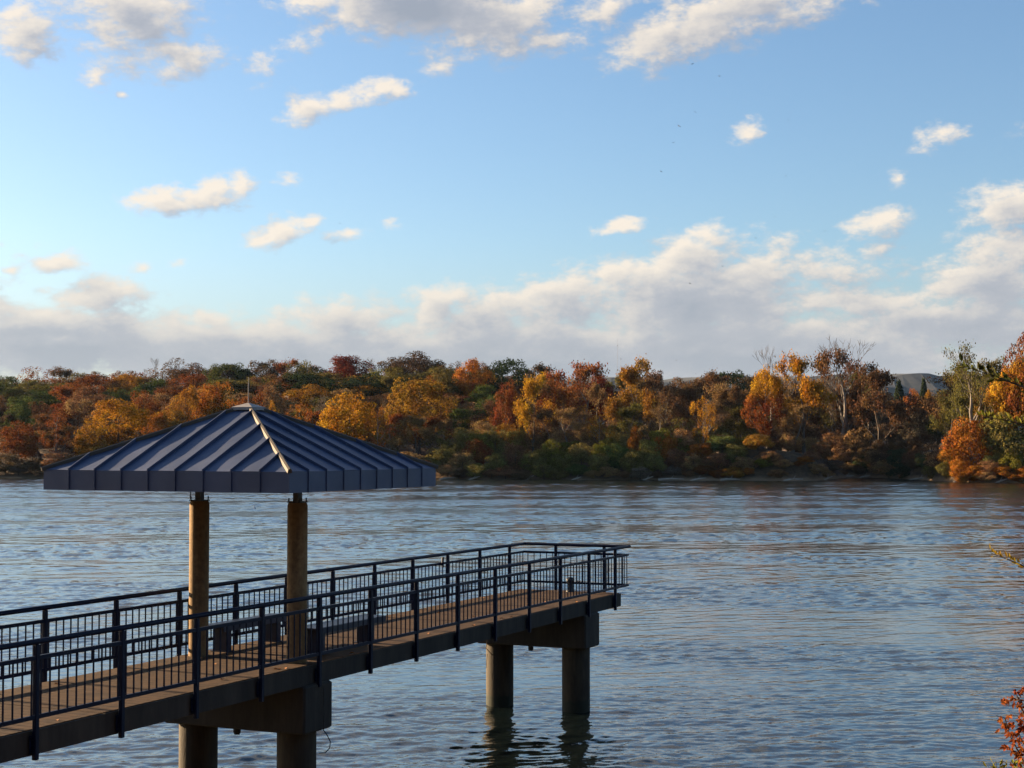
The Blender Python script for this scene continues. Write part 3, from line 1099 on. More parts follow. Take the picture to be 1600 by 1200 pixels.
KINDS = {}
for kind, n_, kw in (
    ('round', 5, dict(zb=.05, ncl=64, ncard=9500, size=.0125)),
    ('spread', 4, dict(zb=.10, ncl=68, ncard=9500, size=.0125, prof='spread', rcl=(.08, .14))),
    ('tall', 4, dict(zb=.06, ncl=66, ncard=9000, size=.0125, prof='tall', rcl=(.09, .15))),
    ('open', 4, dict(zb=.12, ncl=56, ncard=4300, size=.0120, rcl=(.06, .12))),
    ('bush', 4, dict(zb=.0, ncl=44, ncard=3600, size=.018, rcl=(.12, .22))),
):
    for i in range(n_):
        me, cs = make_crown(f'{kind}_crown', 100 + len(KINDS) * 7 + i * 13, **kw)
        me.materials.append(M['leaf'])
        tr = make_trunk(f'{kind}_trunk', cs, i + 3, r0=.017 if kind != 'bush' else .012, top=.85)
        tr.materials.append(M['pale_bark'] if kind in ('open', 'tall') else M['bark'])
        KINDS.setdefault(kind, []).append((me, tr))
for i in range(3):
    t, c, l = make_bare('bare', 21 + i * 5, .38, depth=5)
    t.materials.append(M['pale_bark']); c.materials.append(M['bark'])
    KINDS.setdefault('bare', []).append((c, t, None))
for i in range(3):
    t, c, l = make_bare('thin', 50 + i * 5, .34, depth=5, leaves=1500, lsize=.011)
    t.materials.append(M['pale_bark']); c.materials.append(M['bark']); l.materials.append(M['leaf'])
    KINDS.setdefault('thin', []).append((c, t, l))


for i in range(6):
    t, c, l = make_bare('feather', 80 + i * 3, .22 + .04 * (i % 3), depth=5, leaves=6500, lsize=.0125)
    t.materials.append(M['pale_bark'] if i % 2 else M['bark']); c.materials.append(M['bark']); l.materials.append(M['leaf'])
    KINDS.setdefault('feather', []).append((c, t, l))


def make_conifer(seed):
    rr = np.random.default_rng(seed)
    V = []
    for k in range(34):
        z = .05 + .93 * k / 34
        R = .5 * (1 - z) ** .85 + .015
        m_ = int(40 + 300 * (1 - z))
        a = rr.uniform(0, 2 * PI, m_); r = R * rr.uniform(.3, 1, m_) ** .6
        r *= 1 + .12 * np.sin(a * 7 + k)
        pos = np.stack([np.cos(a) * r, np.sin(a) * r, z - r * .16 + rr.normal(0, .022, m_)], 1)
        nr = np.stack([np.cos(a) * .6, np.sin(a) * .6, np.full(m_, .7)], 1) + rr.normal(size=(m_, 3)) * .3
        V.append(cards(pos, nr, .022, rr))
    me = card_mesh('conifer_crown', np.concatenate(V), rr)
    me.materials.append(M['leaf'])
    b = MB(); b.tube([(0, 0, -.05), (0, 0, .4), (0, 0, .96)], [.022, .014, .003], 7, False)
    t = b.mesh('conifer_trunk'); t.materials.append(M['bark'])
    return me, t


KINDS['conifer'] = [make_conifer(3)]

PAL = dict(gold=(.40, .20, .02), amber=(.30, .15, .025), orange=(.34, .125, .022), rust=(.20, .068, .022), red=(.15, .035, .02), brown=(.125, .066, .032),
           tan=(.19, .115, .05), olive=(.105, .088, .026), green=(.06, .074, .022), dark=(.026, .036, .017), grey=(.10, .078, .056), lime=(.19, .18, .03), umber=(.07, .043, .024))
for k_ in ('umber', 'dark', 'olive', 'brown', 'green', 'tan', 'grey'):
    PAL[k_] = tuple(c * 1.35 for c in PAL[k_])
for k_ in ('rust', 'red', 'amber', 'gold', 'orange'):
    PAL[k_] = tuple(c * 1.1 for c in PAL[k_])
WORD = dict(gold='golden yellow', amber='amber', orange='orange', rust='rust red', red='dark red', brown='brown', tan='tan', olive='olive', green='green',
            dark='dark evergreen', grey='grey brown', lime='yellow green', umber='dark brown')
SHAPE = dict(round='round', spread='broad', tall='tall', open='thin-crowned', thin='half-bare', feather='feathery', bare='leafless', conifer='conical', bush='bushy')
TREES = []


def spot(px, d):
    """the point d metres behind the far waterline on the sight line through column px"""
    y = 290.0
    for _ in range(30):
        x = (px - 800) / F * y
        y = .5 * y + .5 * (float(np.interp(x, SX, SY)) + d)
    x = (px - 800) / F * y
    return x, y


def tree(px, ytop, wpx, d, kind, col, label=None, zone=None, name=None, var=None, sink=0.0, mat=None, jit=True, y_abs=None):
    if y_abs is not None:
        x, y = (px - 800) / F * y_abs, y_abs
    else:
        x, y = spot(px, d)
    g0 = float(ground_h(x, y))
    top = CAM.z + (H0 - ytop) / F * y
    h = max(1.2, top - g0)
    w = wpx / F * y
    if kind == 'bush': w = min(w, 1.9 * h)
    lst = KINDS[kind]
    v = lst[(var if var is not None else random.randrange(len(lst))) % len(lst)]
    nm = name or {'conifer': 'conifer', 'bush': 'shrub' if label is None else 'autumn_tree', 'bare': 'bare_tree'}.get(kind, 'autumn_tree')
    r = empty(nm, (x, y, g0 - sink))
    base = PAL[col]
    k = random.uniform(.88, 1.14) if jit else 1
    if kind == 'bush' and col not in ('orange', 'gold', 'amber', 'rust', 'lime'): k *= 1.5  # duller shrubs get a lighter colour in place of sunlight on the bank
    elif kind == 'bush': k *= .95
    c4 = (base[0] * k, base[1] * k * random.uniform(.93, 1.07), base[2] * k, 1)
    rz = random.uniform(0, 2 * PI)
    parts = [('crown', v[0]), ('trunk', v[1])]
    if len(v) > 2 and v[2] is not None:
        parts.append(('leaves', v[2]))
    for pn, me in parts:
        o = bpy.data.objects.new(pn, me)
        COL.objects.link(o)
        o.parent = r
        o.scale = (w, w, h + sink)
        o.rotation_euler = (0, 0, rz)
        o.color = c4
        if mat and pn == 'crown':
            o.material_slots[0].link = 'OBJECT'
            o.material_slots[0].material = mat
            o.rotation_euler = (0, 0, rz)
    TREES.append((r, px, ytop, d, kind, col, label, zone))
    return r


# --- trees one can pick out in the photograph
T = tree
T(185, 621, 118, 22, 'round', 'gold', 'bright golden yellow round tree low on the slope left of the roof', var=0)
T(335, 590, 96, 48, 'round', 'orange', 'bright orange round tree just left of the roof peak', var=1)
T(246, 638, 48, 14, 'tall', 'orange', 'small narrow orange tree rising right behind the left roof slope', var=1)
T(290, 596, 70, 40, 'round', 'amber', 'amber tree between the golden tree and the bright orange tree left of the peak', var=2)
T(380, 612, 70, 34, 'round', 'rust', 'low rust red tree touching the left side of the roof peak', var=3)
T(225, 606, 66, 34, 'round', 'rust', 'rust red tree right of the bright golden tree', var=4)
T(545, 604, 108, 18, 'round', 'gold', 'golden yellow tree just above the right roof slope', var=3)
T(655, 582, 128, 40, 'spread', 'amber', 'broad amber tree halfway up the hill right of the roof', var=1)
T(590, 628, 40, 12, 'open', 'orange', 'small orange tree right below the golden one by the right roof slope', var=2)
T(425, 600, 44, 44, 'round', 'tan', 'tan tree rising right of the lightning rod', var=0)
T(428, 621, 30, 30, 'round', 'gold', 'small bright yellow tree right of the roof peak', var=2)
T(468, 620, 52, 26, 'open', 'orange', 'thin orange tree standing between the roof peak and the golden tree', var=0)
T(505, 610, 50, 34, 'open', 'grey', 'greyish tree just left of the golden tree over the right roof slope', var=1)
T(738, 557, 76, 88, 'round', 'orange', 'orange tree near the ridge, left of the dark round evergreen', var=0)
T(785, 557, 100, 96, 'spread', 'dark', 'large dark round evergreen dome on the skyline left of centre', var=3)
T(650, 547, 96, 136, 'spread', 'umber', 'broad dark brown tree highest on the ridge right of the roof', var=0)
T(712, 560, 62, 128, 'open', 'umber', 'dark thin crowned tree on the ridge right of the highest brown tree', var=3)
T(545, 551, 92, 138, 'spread', 'red', 'dark red dome shaped tree on the ridge above the right roof slope', var=2)
T(570, 556, 50, 140, 'open', 'umber', 'thin dark tree at the right edge of the dark red ridge tree', var=1)
T(272, 549, 48, 142, 'open', 'umber', 'lone round tree standing up from the ridge left of the roof peak', var=0)
T(240, 560, 40, 140, 'bare', 'grey', 'slim leafless tree on the ridge left of the lone round tree', var=0)
T(465, 557, 66, 132, 'open', 'olive', 'thin olive tree on the ridge right of the lightning rod', var=2)
T(410, 556, 74, 136, 'round', 'umber', 'dark brown tree on the ridge straight above the roof peak', var=1)
T(358, 562, 84, 130, 'spread', 'green', 'broad green tree on the ridge left of the lightning rod', var=1)
T(480, 580, 120, 92, 'spread', 'dark', 'dark evergreen mass of a tree right of the roof peak, below the ridge', var=2)
T(575, 582, 130, 96, 'spread', 'dark', 'dark evergreen tree under the dark red ridge tree', var=0)
T(640, 590, 90, 84, 'round', 'dark', 'dark evergreen tree behind the broad amber tree', var=4)
T(690, 576, 80, 84, 'round', 'olive', 'olive tree between the amber tree and the ridge', var=1)
T(590, 572, 60, 112, 'round', 'lime', 'yellow green tree on the upper slope, right of the red dome', var=2)
T(790, 586, 52, 26, 'tall', 'rust', 'rust orange upright tree below the dark round evergreen dome', var=2)
T(832, 588, 66, 12, 'feather', 'gold', 'tall golden tree at the water, left of the rust red crowns', var=0)
T(895, 571, 110, 46, 'feather', 'rust', 'broad rust red tree on the skyline at the middle of the far bank', var=1)
T(862, 582, 60, 34, 'round', 'rust', 'rust red tree at the left end of the red crowns mid bank', var=3)
T(935, 580, 56, 50, 'round', 'red', 'dark red tree at the right end of the red crowns mid bank', var=0)
T(988, 566, 80, 26, 'feather', 'amber', 'amber open crowned tree on the skyline right of the red crowns', var=0)
T(1032, 572, 56, 78, 'round', 'umber', 'dark brown rounded crown just right of the amber open crowned tree', var=2)
T(1088, 584, 96, 62, 'feather', 'brown', 'broad brown tree between the dark rounded crown and the dark dome', var=3)
T(1140, 571, 96, 128, 'spread', 'dark', 'low dark dome of trees behind, left of the bare twiggy tree', var=1)
T(1098, 612, 44, 12, 'open', 'gold', 'narrow golden tree low at the bank between brown trees', var=3)
T(1195, 566, 74, 16, 'tall', 'gold', 'two coloured tree, gold above and red below, under the bare twigs', var=3, mat=M['leaf_two'])
T(1206, 541, 62, 38, 'bare', 'grey', 'grey leafless twiggy tree on the skyline behind the two coloured tree', var=1)
T(1256, 556, 88, 11, 'feather', 'gold', 'bright golden orange tree beside the tallest bare tree', var=2)
T(1312, 527, 116, 15, 'bare', 'grey', 'tallest leafless forked tree on the far bank', var=2)
T(1322, 552, 96, 18, 'feather', 'brown', 'half bare brown tree just behind the tallest forked tree', var=1)
T(1372, 572, 90, 26, 'feather', 'brown', 'dark half bare tree right of the tallest forked tree', var=0)
T(1405, 592, 46, 150, 'conifer', 'dark', 'dark pointed conifer behind the creek mouth, left one')
T(1444, 588, 36, 170, 'conifer', 'dark', 'dark pointed conifer behind the creek mouth, right one')
T(1428, 600, 34, 120, 'round', 'orange', 'small orange tree seen between the two dark conifers')
T(1452, 606, 22, 110, 'round', 'amber', 'small amber tree below the right dark conifer')
T(1480, 582, 116, 50, 'feather', 'brown', 'wide half bare brown tree over the right side of the creek mouth', var=2)
T(1528, 538, 92, 20, 'thin', 'olive', 'tall half bare olive tree on the right hand point', var=0)
T(1518, 556, 84, 26, 'open', 'olive', 'olive open crowned tree behind the right hand point', var=2)
T(1608, 495, 92, 10, 'round', 'rust', 'tall rust orange tree at the right edge of the photo, top part', var=2)
T(1590, 560, 84, 12, 'round', 'gold', 'golden tree at the right edge under the rust orange crown', var=0)
T(1552, 546, 84, 30, 'round', 'olive', 'full olive green tree behind the golden edge tree on the right hand point', var=1)
T(1500, 574, 76, 36, 'feather', 'olive', 'feathery olive tree at the left side of the right hand point', var=3)
T(1552, 592, 60, 14, 'open', 'amber', 'amber tree on the right hand point left of the golden edge tree', var=1)
T(1516, 648, 84, 5, 'bush', 'orange', 'low orange tree at the tip of the right hand point', var=4)
T(1572, 640, 90, 6, 'bush', 'olive', 'low olive tree on the right hand point by the photo edge', var=3)
T(30, 612, 62, 36, 'round', 'green', 'round green tree low at the left edge of the far bank', var=1)
T(30, 655, 66, 10, 'bush', 'rust', 'low rust red tree by the water at the left edge', var=2)
T(88, 638, 60, 18, 'open', 'rust', 'thin rust red tree left of the bright golden tree', var=1)
T(130, 596, 66, 56, 'round', 'brown', 'brown tree behind the bright golden tree', var=3)
T(140, 660, 60, 7, 'bush', 'amber', 'low amber tree at the water just above the left roof corner', var=2)

# --- the rest of the wood, row by row
def zone_of(px):
    for lim, z in ((60, 'by the left edge'), (150, 'above the left roof corner'), (260, 'above the left roof slope'), (345, 'left of the roof peak'), (450, 'behind the roof peak'),
                   (560, 'right of the roof peak'), (680, 'above the right roof corner'), (780, 'just right of the roof'), (860, 'left of the red crowns'), (950, 'among the red crowns'),
                   (1060, 'right of the red crowns'), (1160, 'left of the two-coloured tree'), (1240, 'by the two-coloured tree'), (1345, 'round the tallest bare tree'), (1470, 'at the creek mouth')):
        if px < lim: return z
    return 'on the right hand point'


SKY_X = [-200, 0, 60, 130, 200, 260, 330, 400, 470, 540, 600, 650, 720, 800, 860, 930, 990, 1060, 1130, 1190, 1250, 1330, 1400, 1470, 1540, 1600, 1800]
SKY_Y = [572, 576, 573, 566, 572, 570, 570, 562, 566, 556, 566, 553, 566, 566, 576, 582, 576, 588, 580, 578, 572, 586, 606, 592, 560, 540, 520]


def row(d, xs_, frac, w, cols, kinds, zone):
    """trees whose tops reach a fraction of the way from the waterline to the skyline"""
    for px in xs_:
        px = px + random.uniform(-9, 9)
        top = np.interp(px, SKY_X, SKY_Y)
        yt = 748 - (748 - top) * (frac + random.uniform(-.05, .05))
        tree(px, yt, w * random.uniform(.85, 1.2), d + random.uniform(-5, 5), random.choice(kinds), random.choice(cols), zone=zone)


row(165, range(-60, 860, 50), .95, 84, ['umber', 'brown', 'olive', 'brown', 'rust'], ['round', 'spread'], 'behind the ridge')
row(140, range(-40, 860, 48), .985, 78, ['umber', 'brown', 'olive', 'green', 'brown', 'umber', 'rust'], ['round', 'spread', 'feather', 'open'], 'on the ridge')
row(105, range(-20, 860, 54), .90, 84, ['olive', 'brown', 'green', 'rust', 'amber', 'olive'], ['round', 'spread', 'feather', 'feather'], 'on the upper slope')
row(74, range(-50, 830, 54), .76, 80, ['olive', 'brown', 'rust', 'green', 'amber', 'tan'], ['round', 'feather', 'spread', 'feather'], 'halfway up the slope')
row(46, range(-20, 830, 52), .62, 74, ['brown', 'olive', 'rust', 'tan', 'amber', 'green'], ['feather', 'tall', 'feather'], 'on the lower slope')
row(90, range(-30, 850, 50), .83, 84, ['olive', 'brown', 'rust', 'umber', 'green', 'amber'], ['feather', 'round', 'feather'], 'under the upper slope')
row(60, range(-40, 840, 50), .69, 80, ['brown', 'olive', 'tan', 'umber', 'rust', 'green'], ['feather', 'round', 'feather'], 'at mid slope')
row(33, range(-30, 840, 50), .54, 74, ['brown', 'olive', 'tan', 'umber', 'rust', 'amber'], ['feather', 'feather', 'round'], 'above the bank')
row(20, range(-40, 840, 46), .46, 66, ['brown', 'grey', 'olive', 'amber', 'tan', 'rust'], ['feather', 'open', 'round'], 'near the water')
row(104, range(850, 1420, 36), .84, 80, ['umber', 'brown', 'umber', 'olive'], ['round', 'spread'], 'far back behind the bank')
row(62, range(860, 1360, 52), .97, 78, ['brown', 'umber', 'rust', 'brown', 'tan', 'olive'], ['feather', 'spread', 'feather'], 'in the back row')
row(34, range(850, 1350, 46), .86, 66, ['brown', 'amber', 'tan', 'brown', 'olive'], ['feather', 'open', 'feather', 'thin'], 'in the middle row')
row(16, range(850, 1350, 44), .64, 58, ['brown', 'grey', 'amber', 'olive', 'tan'], ['feather', 'thin', 'open'], 'in the front row')
row(86, range(1330, 1700, 34), .93, 74, ['grey', 'umber', 'brown', 'olive'], ['spread', 'feather', 'round'], 'in the back row')
row(52, range(1330, 1490, 26), .76, 60, ['umber', 'grey', 'brown', 'dark'], ['round', 'feather', 'tall'], 'in the middle row')
row(22, range(1345, 1470, 26), .44, 42, ['umber', 'dark', 'umber', 'green'], ['round', 'tall'], 'in the front row')
row(30, range(1490, 1720, 40), .80, 66, ['brown', 'amber', 'olive', 'amber'], ['feather', 'round'], 'in the middle row')

# --- shrubs on the bank
for px, yt, w, d, col in [
    (690, 694, 52, 5, 'olive'), (722, 702, 46, 4, 'tan'), (748, 684, 50, 6, 'rust'), (776, 706, 44, 3, 'olive'), (806, 690, 50, 5, 'brown'), (838, 700, 48, 3, 'olive'),
    (862, 684, 46, 5, 'lime'), (882, 704, 44, 3, 'green'), (908, 690, 48, 5, 'olive'), (934, 706, 44, 3, 'green'), (936, 688, 26, 6, 'lime'), (962, 690, 46, 5, 'green'), (992, 662, 30, 9, 'orange'),
    (986, 700, 44, 3, 'green'), (1014, 684, 46, 5, 'olive'), (1022, 708, 40, 2.5, 'green'), (1040, 676, 40, 7, 'orange'), (1058, 698, 44, 4, 'brown'), (1084, 708, 40, 3, 'tan'),
    (1096, 690, 44, 5, 'orange'), (1122, 706, 44, 3, 'brown'), (1128, 676, 52, 8, 'green'), (1150, 692, 46, 5, 'olive'), (1162, 712, 40, 2.5, 'tan'), (1184, 676, 52, 6, 'amber'), (1192, 712, 32, 2.5, 'lime'),
    (1170, 730, 36, 1.2, 'orange'), (1258, 712, 38, 2.2, 'orange'), (1236, 692, 46, 6, 'brown'), (1282, 690, 44, 6, 'brown'), (1300, 716, 44, 2.5, 'grey'), (1326, 722, 40, 2, 'umber'), (1318, 696, 48, 6, 'umber'),
    (1456, 712, 34, 2, 'olive'), (1478, 716, 36, 2, 'olive'), (1500, 712, 44, 2, 'orange'), (1520, 724, 36, 1.2, 'orange'), (1546, 716, 44, 2.2, 'brown'), (1566, 726, 40, 1.2, 'orange'), (1584, 700, 54, 3, 'lime'), (1598, 728, 38, 1.2, 'orange'),
    (10, 706, 60, 4, 'umber'), (52, 712, 56, 3.5, 'umber'), (96, 704, 58, 4, 'brown'), (30, 724, 52, 2, 'grey'), (84, 728, 54, 1.6, 'brown'), (118, 716, 50, 2.5, 'amber'), (640, 704, 52, 4, 'umber'), (664, 718, 44, 2.5, 'brown'),
    (700, 724, 46, 1.6, 'tan'), (744, 722, 48, 1.6, 'olive'), (790, 726, 46, 1.4, 'brown'), (850, 722, 46, 1.6, 'olive'), (900, 724, 46, 1.5, 'green'), (950, 728, 42, 1.4, 'umber'), (1000, 728, 42, 1.4, 'grey'), (1050, 728, 42, 1.4, 'grey'), (1096, 726, 42, 1.4, 'rust'),
    (1388, 716, 60, 1, 'umber'), (1412, 722, 56, 1, 'dark'), (1205, 704, 44, 3, 'brown'), (1222, 716, 40, 2, 'umber'), (1268, 704, 42, 4, 'brown'), (1246, 730, 40, .8, 'rust'), (1316, 734, 38, .6, 'brown'), (1276, 722, 36, 1.6, 'tan'), (716, 730, 40, .6, 'umber'), (768, 732, 40, .6, 'brown'), (815, 732, 40, .5, 'umber'), (872, 733, 40, .5, 'olive'), (925, 734, 40, .5, 'umber'), (975, 735, 38, .5, 'brown'), (1025, 735, 38, .5, 'umber'), (1075, 734, 38, .5, 'brown'), (1120, 733, 40, .5, 'rust'), (1146, 728, 40, .8, 'amber'), (1216, 732, 36, .4, 'brown'), (1290, 734, 40, .4, 'umber'), (1340, 726, 50, 1, 'umber'), (1356, 708, 52, 4, 'dark'), (1372, 700, 56, 6, 'umber'), (1466, 700, 50, 6, 'umber'), (1488, 690, 50, 6, 'amber'), (1508, 735, 36, .4, 'orange'), (1540, 735, 36, .3, 'tan'), (1590, 738, 36, .3, 'orange'), (1556, 696, 50, 5, 'olive'),
    (-30, 712, 60, 3.5, 'brown'), (1640, 712, 60, 2.5, 'olive'),
]:
    if col in ('green', 'umber') and random.random() < .55:
        col = {'green': 'olive', 'umber': 'tan'}[col]
    if 1000 < px < 1345:
        d += 1.6
    tree(px, yt, w, d, 'bush', col, zone='by the water')
for px in range(700, 1350, 27):            # scrub between the trunks on the bank top
    tree(px + random.uniform(-8, 8), random.uniform(664, 688), random.uniform(40, 56), random.uniform(11, 15), 'bush', random.choice(['green', 'olive', 'lime', 'brown', 'olive', 'tan']), zone='on the bank top')
for px in range(850, 1350, 40):
    tree(px + random.uniform(-8, 8), random.uniform(652, 668), random.uniform(60, 74), random.uniform(24, 30), 'bush', random.choice(['umber', 'olive', 'brown']), zone='behind the trunks')
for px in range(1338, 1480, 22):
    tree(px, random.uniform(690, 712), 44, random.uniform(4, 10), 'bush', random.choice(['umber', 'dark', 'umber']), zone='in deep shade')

# --- labels: each tree gets its own; equal descriptions are told apart by their order along the bank
desc = {}
for t_ in TREES:
    r, px, yt, d, kind, col, label, zone = t_
    if label:
        tag(r, label, 'conifer' if kind == 'conifer' else 'tree', 'trees on the far bank')
    else:
        noun = 'shrub' if kind == 'bush' else 'tree'
        key = f'{WORD[col]} {SHAPE[kind]} {noun} {zone} {zone_of(px)}'
        desc.setdefault(key, []).append((px, r, noun))
ORD = ['leftmost one', 'second from left', 'third from left', 'fourth from left', 'fifth from left', 'sixth from left']
for key, l in desc.items():
    l.sort(key=lambda q: q[0])
    for i, (px, r, noun) in enumerate(l):
        lab = key if len(l) == 1 else f'{key}, ' + (('left one', 'right one')[i] if len(l) == 2 else ORD[i])
        tag(r, lab, noun, 'shrubs on the far bank' if noun == 'shrub' else 'trees on the far bank')

# --- driftwood on the waterline
for i, (px, w, d, tilt, lab) in enumerate([(1436, 34, -1.0, .05, 'long pale driftwood log lying at the creek mouth'), (1350, 16, -.6, .1, 'short pale driftwood piece left of the creek mouth'),
                                         (1048, 40, .2, -.03, 'long grey driftwood log on the waterline right of the red crowns'), (826, 18, 1.0, .5, 'slanting pale dead branch at the water below the tall golden tree'),
                                         (900, 16, .4, .3, 'short dead branch at the waterline below the red crowns'), (1238, 30, .2, .02, 'low driftwood log on the sandy foot below the golden orange tree'), (1010, 20, .1, .35, 'slanting dead branch at the waterline, right of the red crowns'), (1090, 24, 0, .12, 'short grey log at the waterline below the narrow golden tree'), (1140, 30, .2, -.04, 'long low log at the waterline left of the two-coloured tree'), (1290, 18, .1, .4, 'slanting dead branch below the tallest bare tree'), (1322, 22, .1, .1, 'short log below the dark side of the creek mouth'), (1500, 24, 0, .06, 'pale log at the tip of the right hand point'), (1560, 20, .1, .3, 'slanting branch at the foot of the right hand point'), (740, 20, .2, .25, 'slanting dead branch at the waterline just right of the roof'), (700, 26, .2, .04, 'low log at the waterline by the right roof corner')]):
    x, y = spot(px, d)
    ln = w / F * y / 2
    r = empty('driftwood_log', (x, y - .5, .18))
    b = MB()
    b.tube([(-ln, 0, -.15 + ln * -tilt), (-ln * .4, .15, .05 - ln * tilt * .4), (ln * .3, .1, .1 + ln * tilt * .3), (ln, -.1, .12 + ln * tilt)], [.2, .17, .13, .06], 8)
    b.build('log', M['driftwood'], r)
    b = MB()
    b.tube([(0, .1, .08), (.25, .2, .5), (.45, .25, .8)], [.06, .045, .02], 6)
    b.build('branch', M['driftwood'], r)
    tag(r, lab, 'driftwood', 'driftwood along the far waterline')

# --- two radio masts on the hills
for px, yt, lab in ((965, 530, 'taller thin radio mast on the distant hill, faint in the haze'), (970, 556, 'shorter thin radio mast right beside the taller one on the hill')):
    P = at(px, 572, 2900)
    tp = at(px, yt, 2900)
    r = tag(empty('radio_mast', (P.x, P.y, P.z - 12)), lab, 'radio mast', 'radio masts on the distant hill')
    hm_ = tp.z - P.z + 12
    b = MB(); b.tube([(0, 0, 0), (0, 0, hm_ * .6), (0, 0, hm_)], [.2, .16, .1], 4); b.build('tower', M['mast'], r)
    b = MB(); b.box(-1.2, 1.2, -.3, .3, hm_ * .8, hm_ * .8 + .8); b.build('antenna', M['mast'], r)

# ------------------------------------------------------------------ birds
def bird_mesh():
    body, wing = MB(), MB()
    body.tube([(-.24, 0, 0), (-.15, 0, .01), (0, 0, .02), (.12, 0, .02), (.19, 0, .03), (.25, 0, .02)], [.02, .05, .075, .06, .04, .008], 8)
    wl = []
    for s_ in (-1, 1):
        w = MB()
        w.add([(.10, s_ * .04, .04), (-.10, s_ * .04, .035), (-.08, s_ * .25, .10), (.09, s_ * .25, .11), (-.12, s_ * .46, .05), (-.02, s_ * .48, .055),
               (.10, s_ * .04, .028), (-.10, s_ * .04, .023), (-.08, s_ * .25, .088), (.09, s_ * .25, .098), (-.12, s_ * .46, .042), (-.02, s_ * .48, .047)],
              [(0, 1, 2, 3), (3, 2, 4, 5), (9, 8, 7, 6), (11, 10, 8, 9), (0, 3, 9, 6), (3, 5, 11, 9), (1, 7, 8, 2), (2, 8, 10, 4), (4, 10, 11, 5)])
        wl.append(w.mesh('wing'))
    tail = MB()
    tail.add([(-.2, -.025, .01), (-.2, .025, .01), (-.36, .07, 0), (-.36, -.07, 0)], [(0, 1, 2, 3)])
    return body.mesh('body'), wl, tail.mesh('tail')


bb, bw, bt = bird_mesh()
for x_ in [bb, bt] + bw:
    x_.materials.append(M['bird'])


def bird(P, size, rz, roll, label, mat=None, group='dark birds in the sky'):
    r = tag(empty('bird', P, rz), label, 'bird', group)
    r.rotation_euler = (roll, 0, rz)
    for nm, me in (('body', bb), ('wing', bw[0]), ('wing', bw[1]), ('tail', bt)):
        o = bpy.data.objects.new(nm, me)
        COL.objects.link(o); o.parent = r
        o.scale = (size,) * 3
        if mat:
            o.material_slots[0].link = 'OBJECT'
            o.material_slots[0].material = mat


for px, py, lab in [(1082, 100, 'dark bird just under the long top cloud, topmost of the flock'), (1124, 119, 'dark bird a little right and below the topmost bird'),
                    (1086, 175, 'dark bird left of the small tilted cloud'), (1061, 197, 'dark bird left of the small tilted cloud, second one down'), (1052, 223, 'dark bird at the left below the small tilted cloud'),
                    (1033, 268, 'leftmost dark bird in the open blue above the small oval cloud'), (1232, 188, 'dark bird just right of the small tilted cloud'), (1228, 275, 'dark bird in the open blue, right of centre'),
                    (1211, 339, 'dark bird above the cloud bank, left of the puffy right cloud'), (1289, 361, 'dark bird closest to the puffy right cloud'), (1181, 372, 'dark bird just over the top of the cloud bank'),
                    (1129, 416, 'dark bird against the cloud bank, rightmost of three'), (1069, 421, 'dark bird against the cloud bank, upper left of three'), (1078, 443, 'dark bird against the cloud bank, lowest of three'),
                    (531, 349, 'lone dark bird above the small cloud wisp left of centre'), (1057, 563, 'dark bird low over the distant hill')]:
    bird(at(px, py, random.uniform(470, 520)), random.uniform(1.0, 1.35), random.uniform(0, 6.28), random.uniform(-.5, .5), lab)
bird(at(398, 794, 120), .5, .4, .5, 'pale bird gliding low over the river between the two columns', M['pale_bird'], None)

# ------------------------------------------------------------------ near branches on the right
def leaf_mesh(name, items, seed):
    """items: (position, direction, length, width); a folded pointed leaf each"""
    rr = random.Random(seed)
    v, f, vary = [], [], []
    for P_, d, ln, w in items:
        d = d.normalized()
        s = d.cross(Vector((rr.uniform(-1, 1), rr.uniform(-1, 1), rr.uniform(-1, 1)))).normalized()
        n = s.cross(d)
        b = len(v)
        for (t, k) in ((0, 0), (.3, .42), (.55, .5), (.8, .3), (1, 0)):
            c = P_ + d * ln * t - n * ln * .10 * t * t
            if k == 0: v.append(c)
            else: v += [c - s * w * k + n * w * .16, c, c + s * w * k + n * w * .16]
        i = b
        fs = [(i, i + 2, i + 1), (i, i + 3, i + 2)]
        for q in (i + 1, i + 4):
            fs += [(q, q + 1, q + 4, q + 3), (q + 1, q + 2, q + 5, q + 4)]
        fs += [(i + 7, i + 8, i + 10), (i + 8, i + 9, i + 10)]
        f += fs
        vary += [rr.random()] * len(fs)
    me = bpy.data.meshes.new(name)
    me.from_pydata([tuple(x) for x in v], [], f)
    a = me.attributes.new('vary', 'FLOAT', 'FACE')
    a.data.foreach_set('value', vary)
    me.materials.append(M['near_leaf'])
    return me


def star_leaf(items, seed, me_name):
    """maple-like leaves: five pointed lobes round a stalk"""
    rr = random.Random(seed)
    out_ = []
    for P_, d, ln, w in items:
        d = d.normalized()
        s = d.cross(Vector((rr.uniform(-1, 1), rr.uniform(-1, 1), rr.uniform(-1, 1)))).normalized()
        for a, k in ((0, 1), (.75, .85), (-.75, .85), (1.6, .55), (-1.6, .55)):
            out_.append((P_, d * math.cos(a) + s * math.sin(a), ln * k, w * .62))
    return leaf_mesh(me_name, out_, seed)


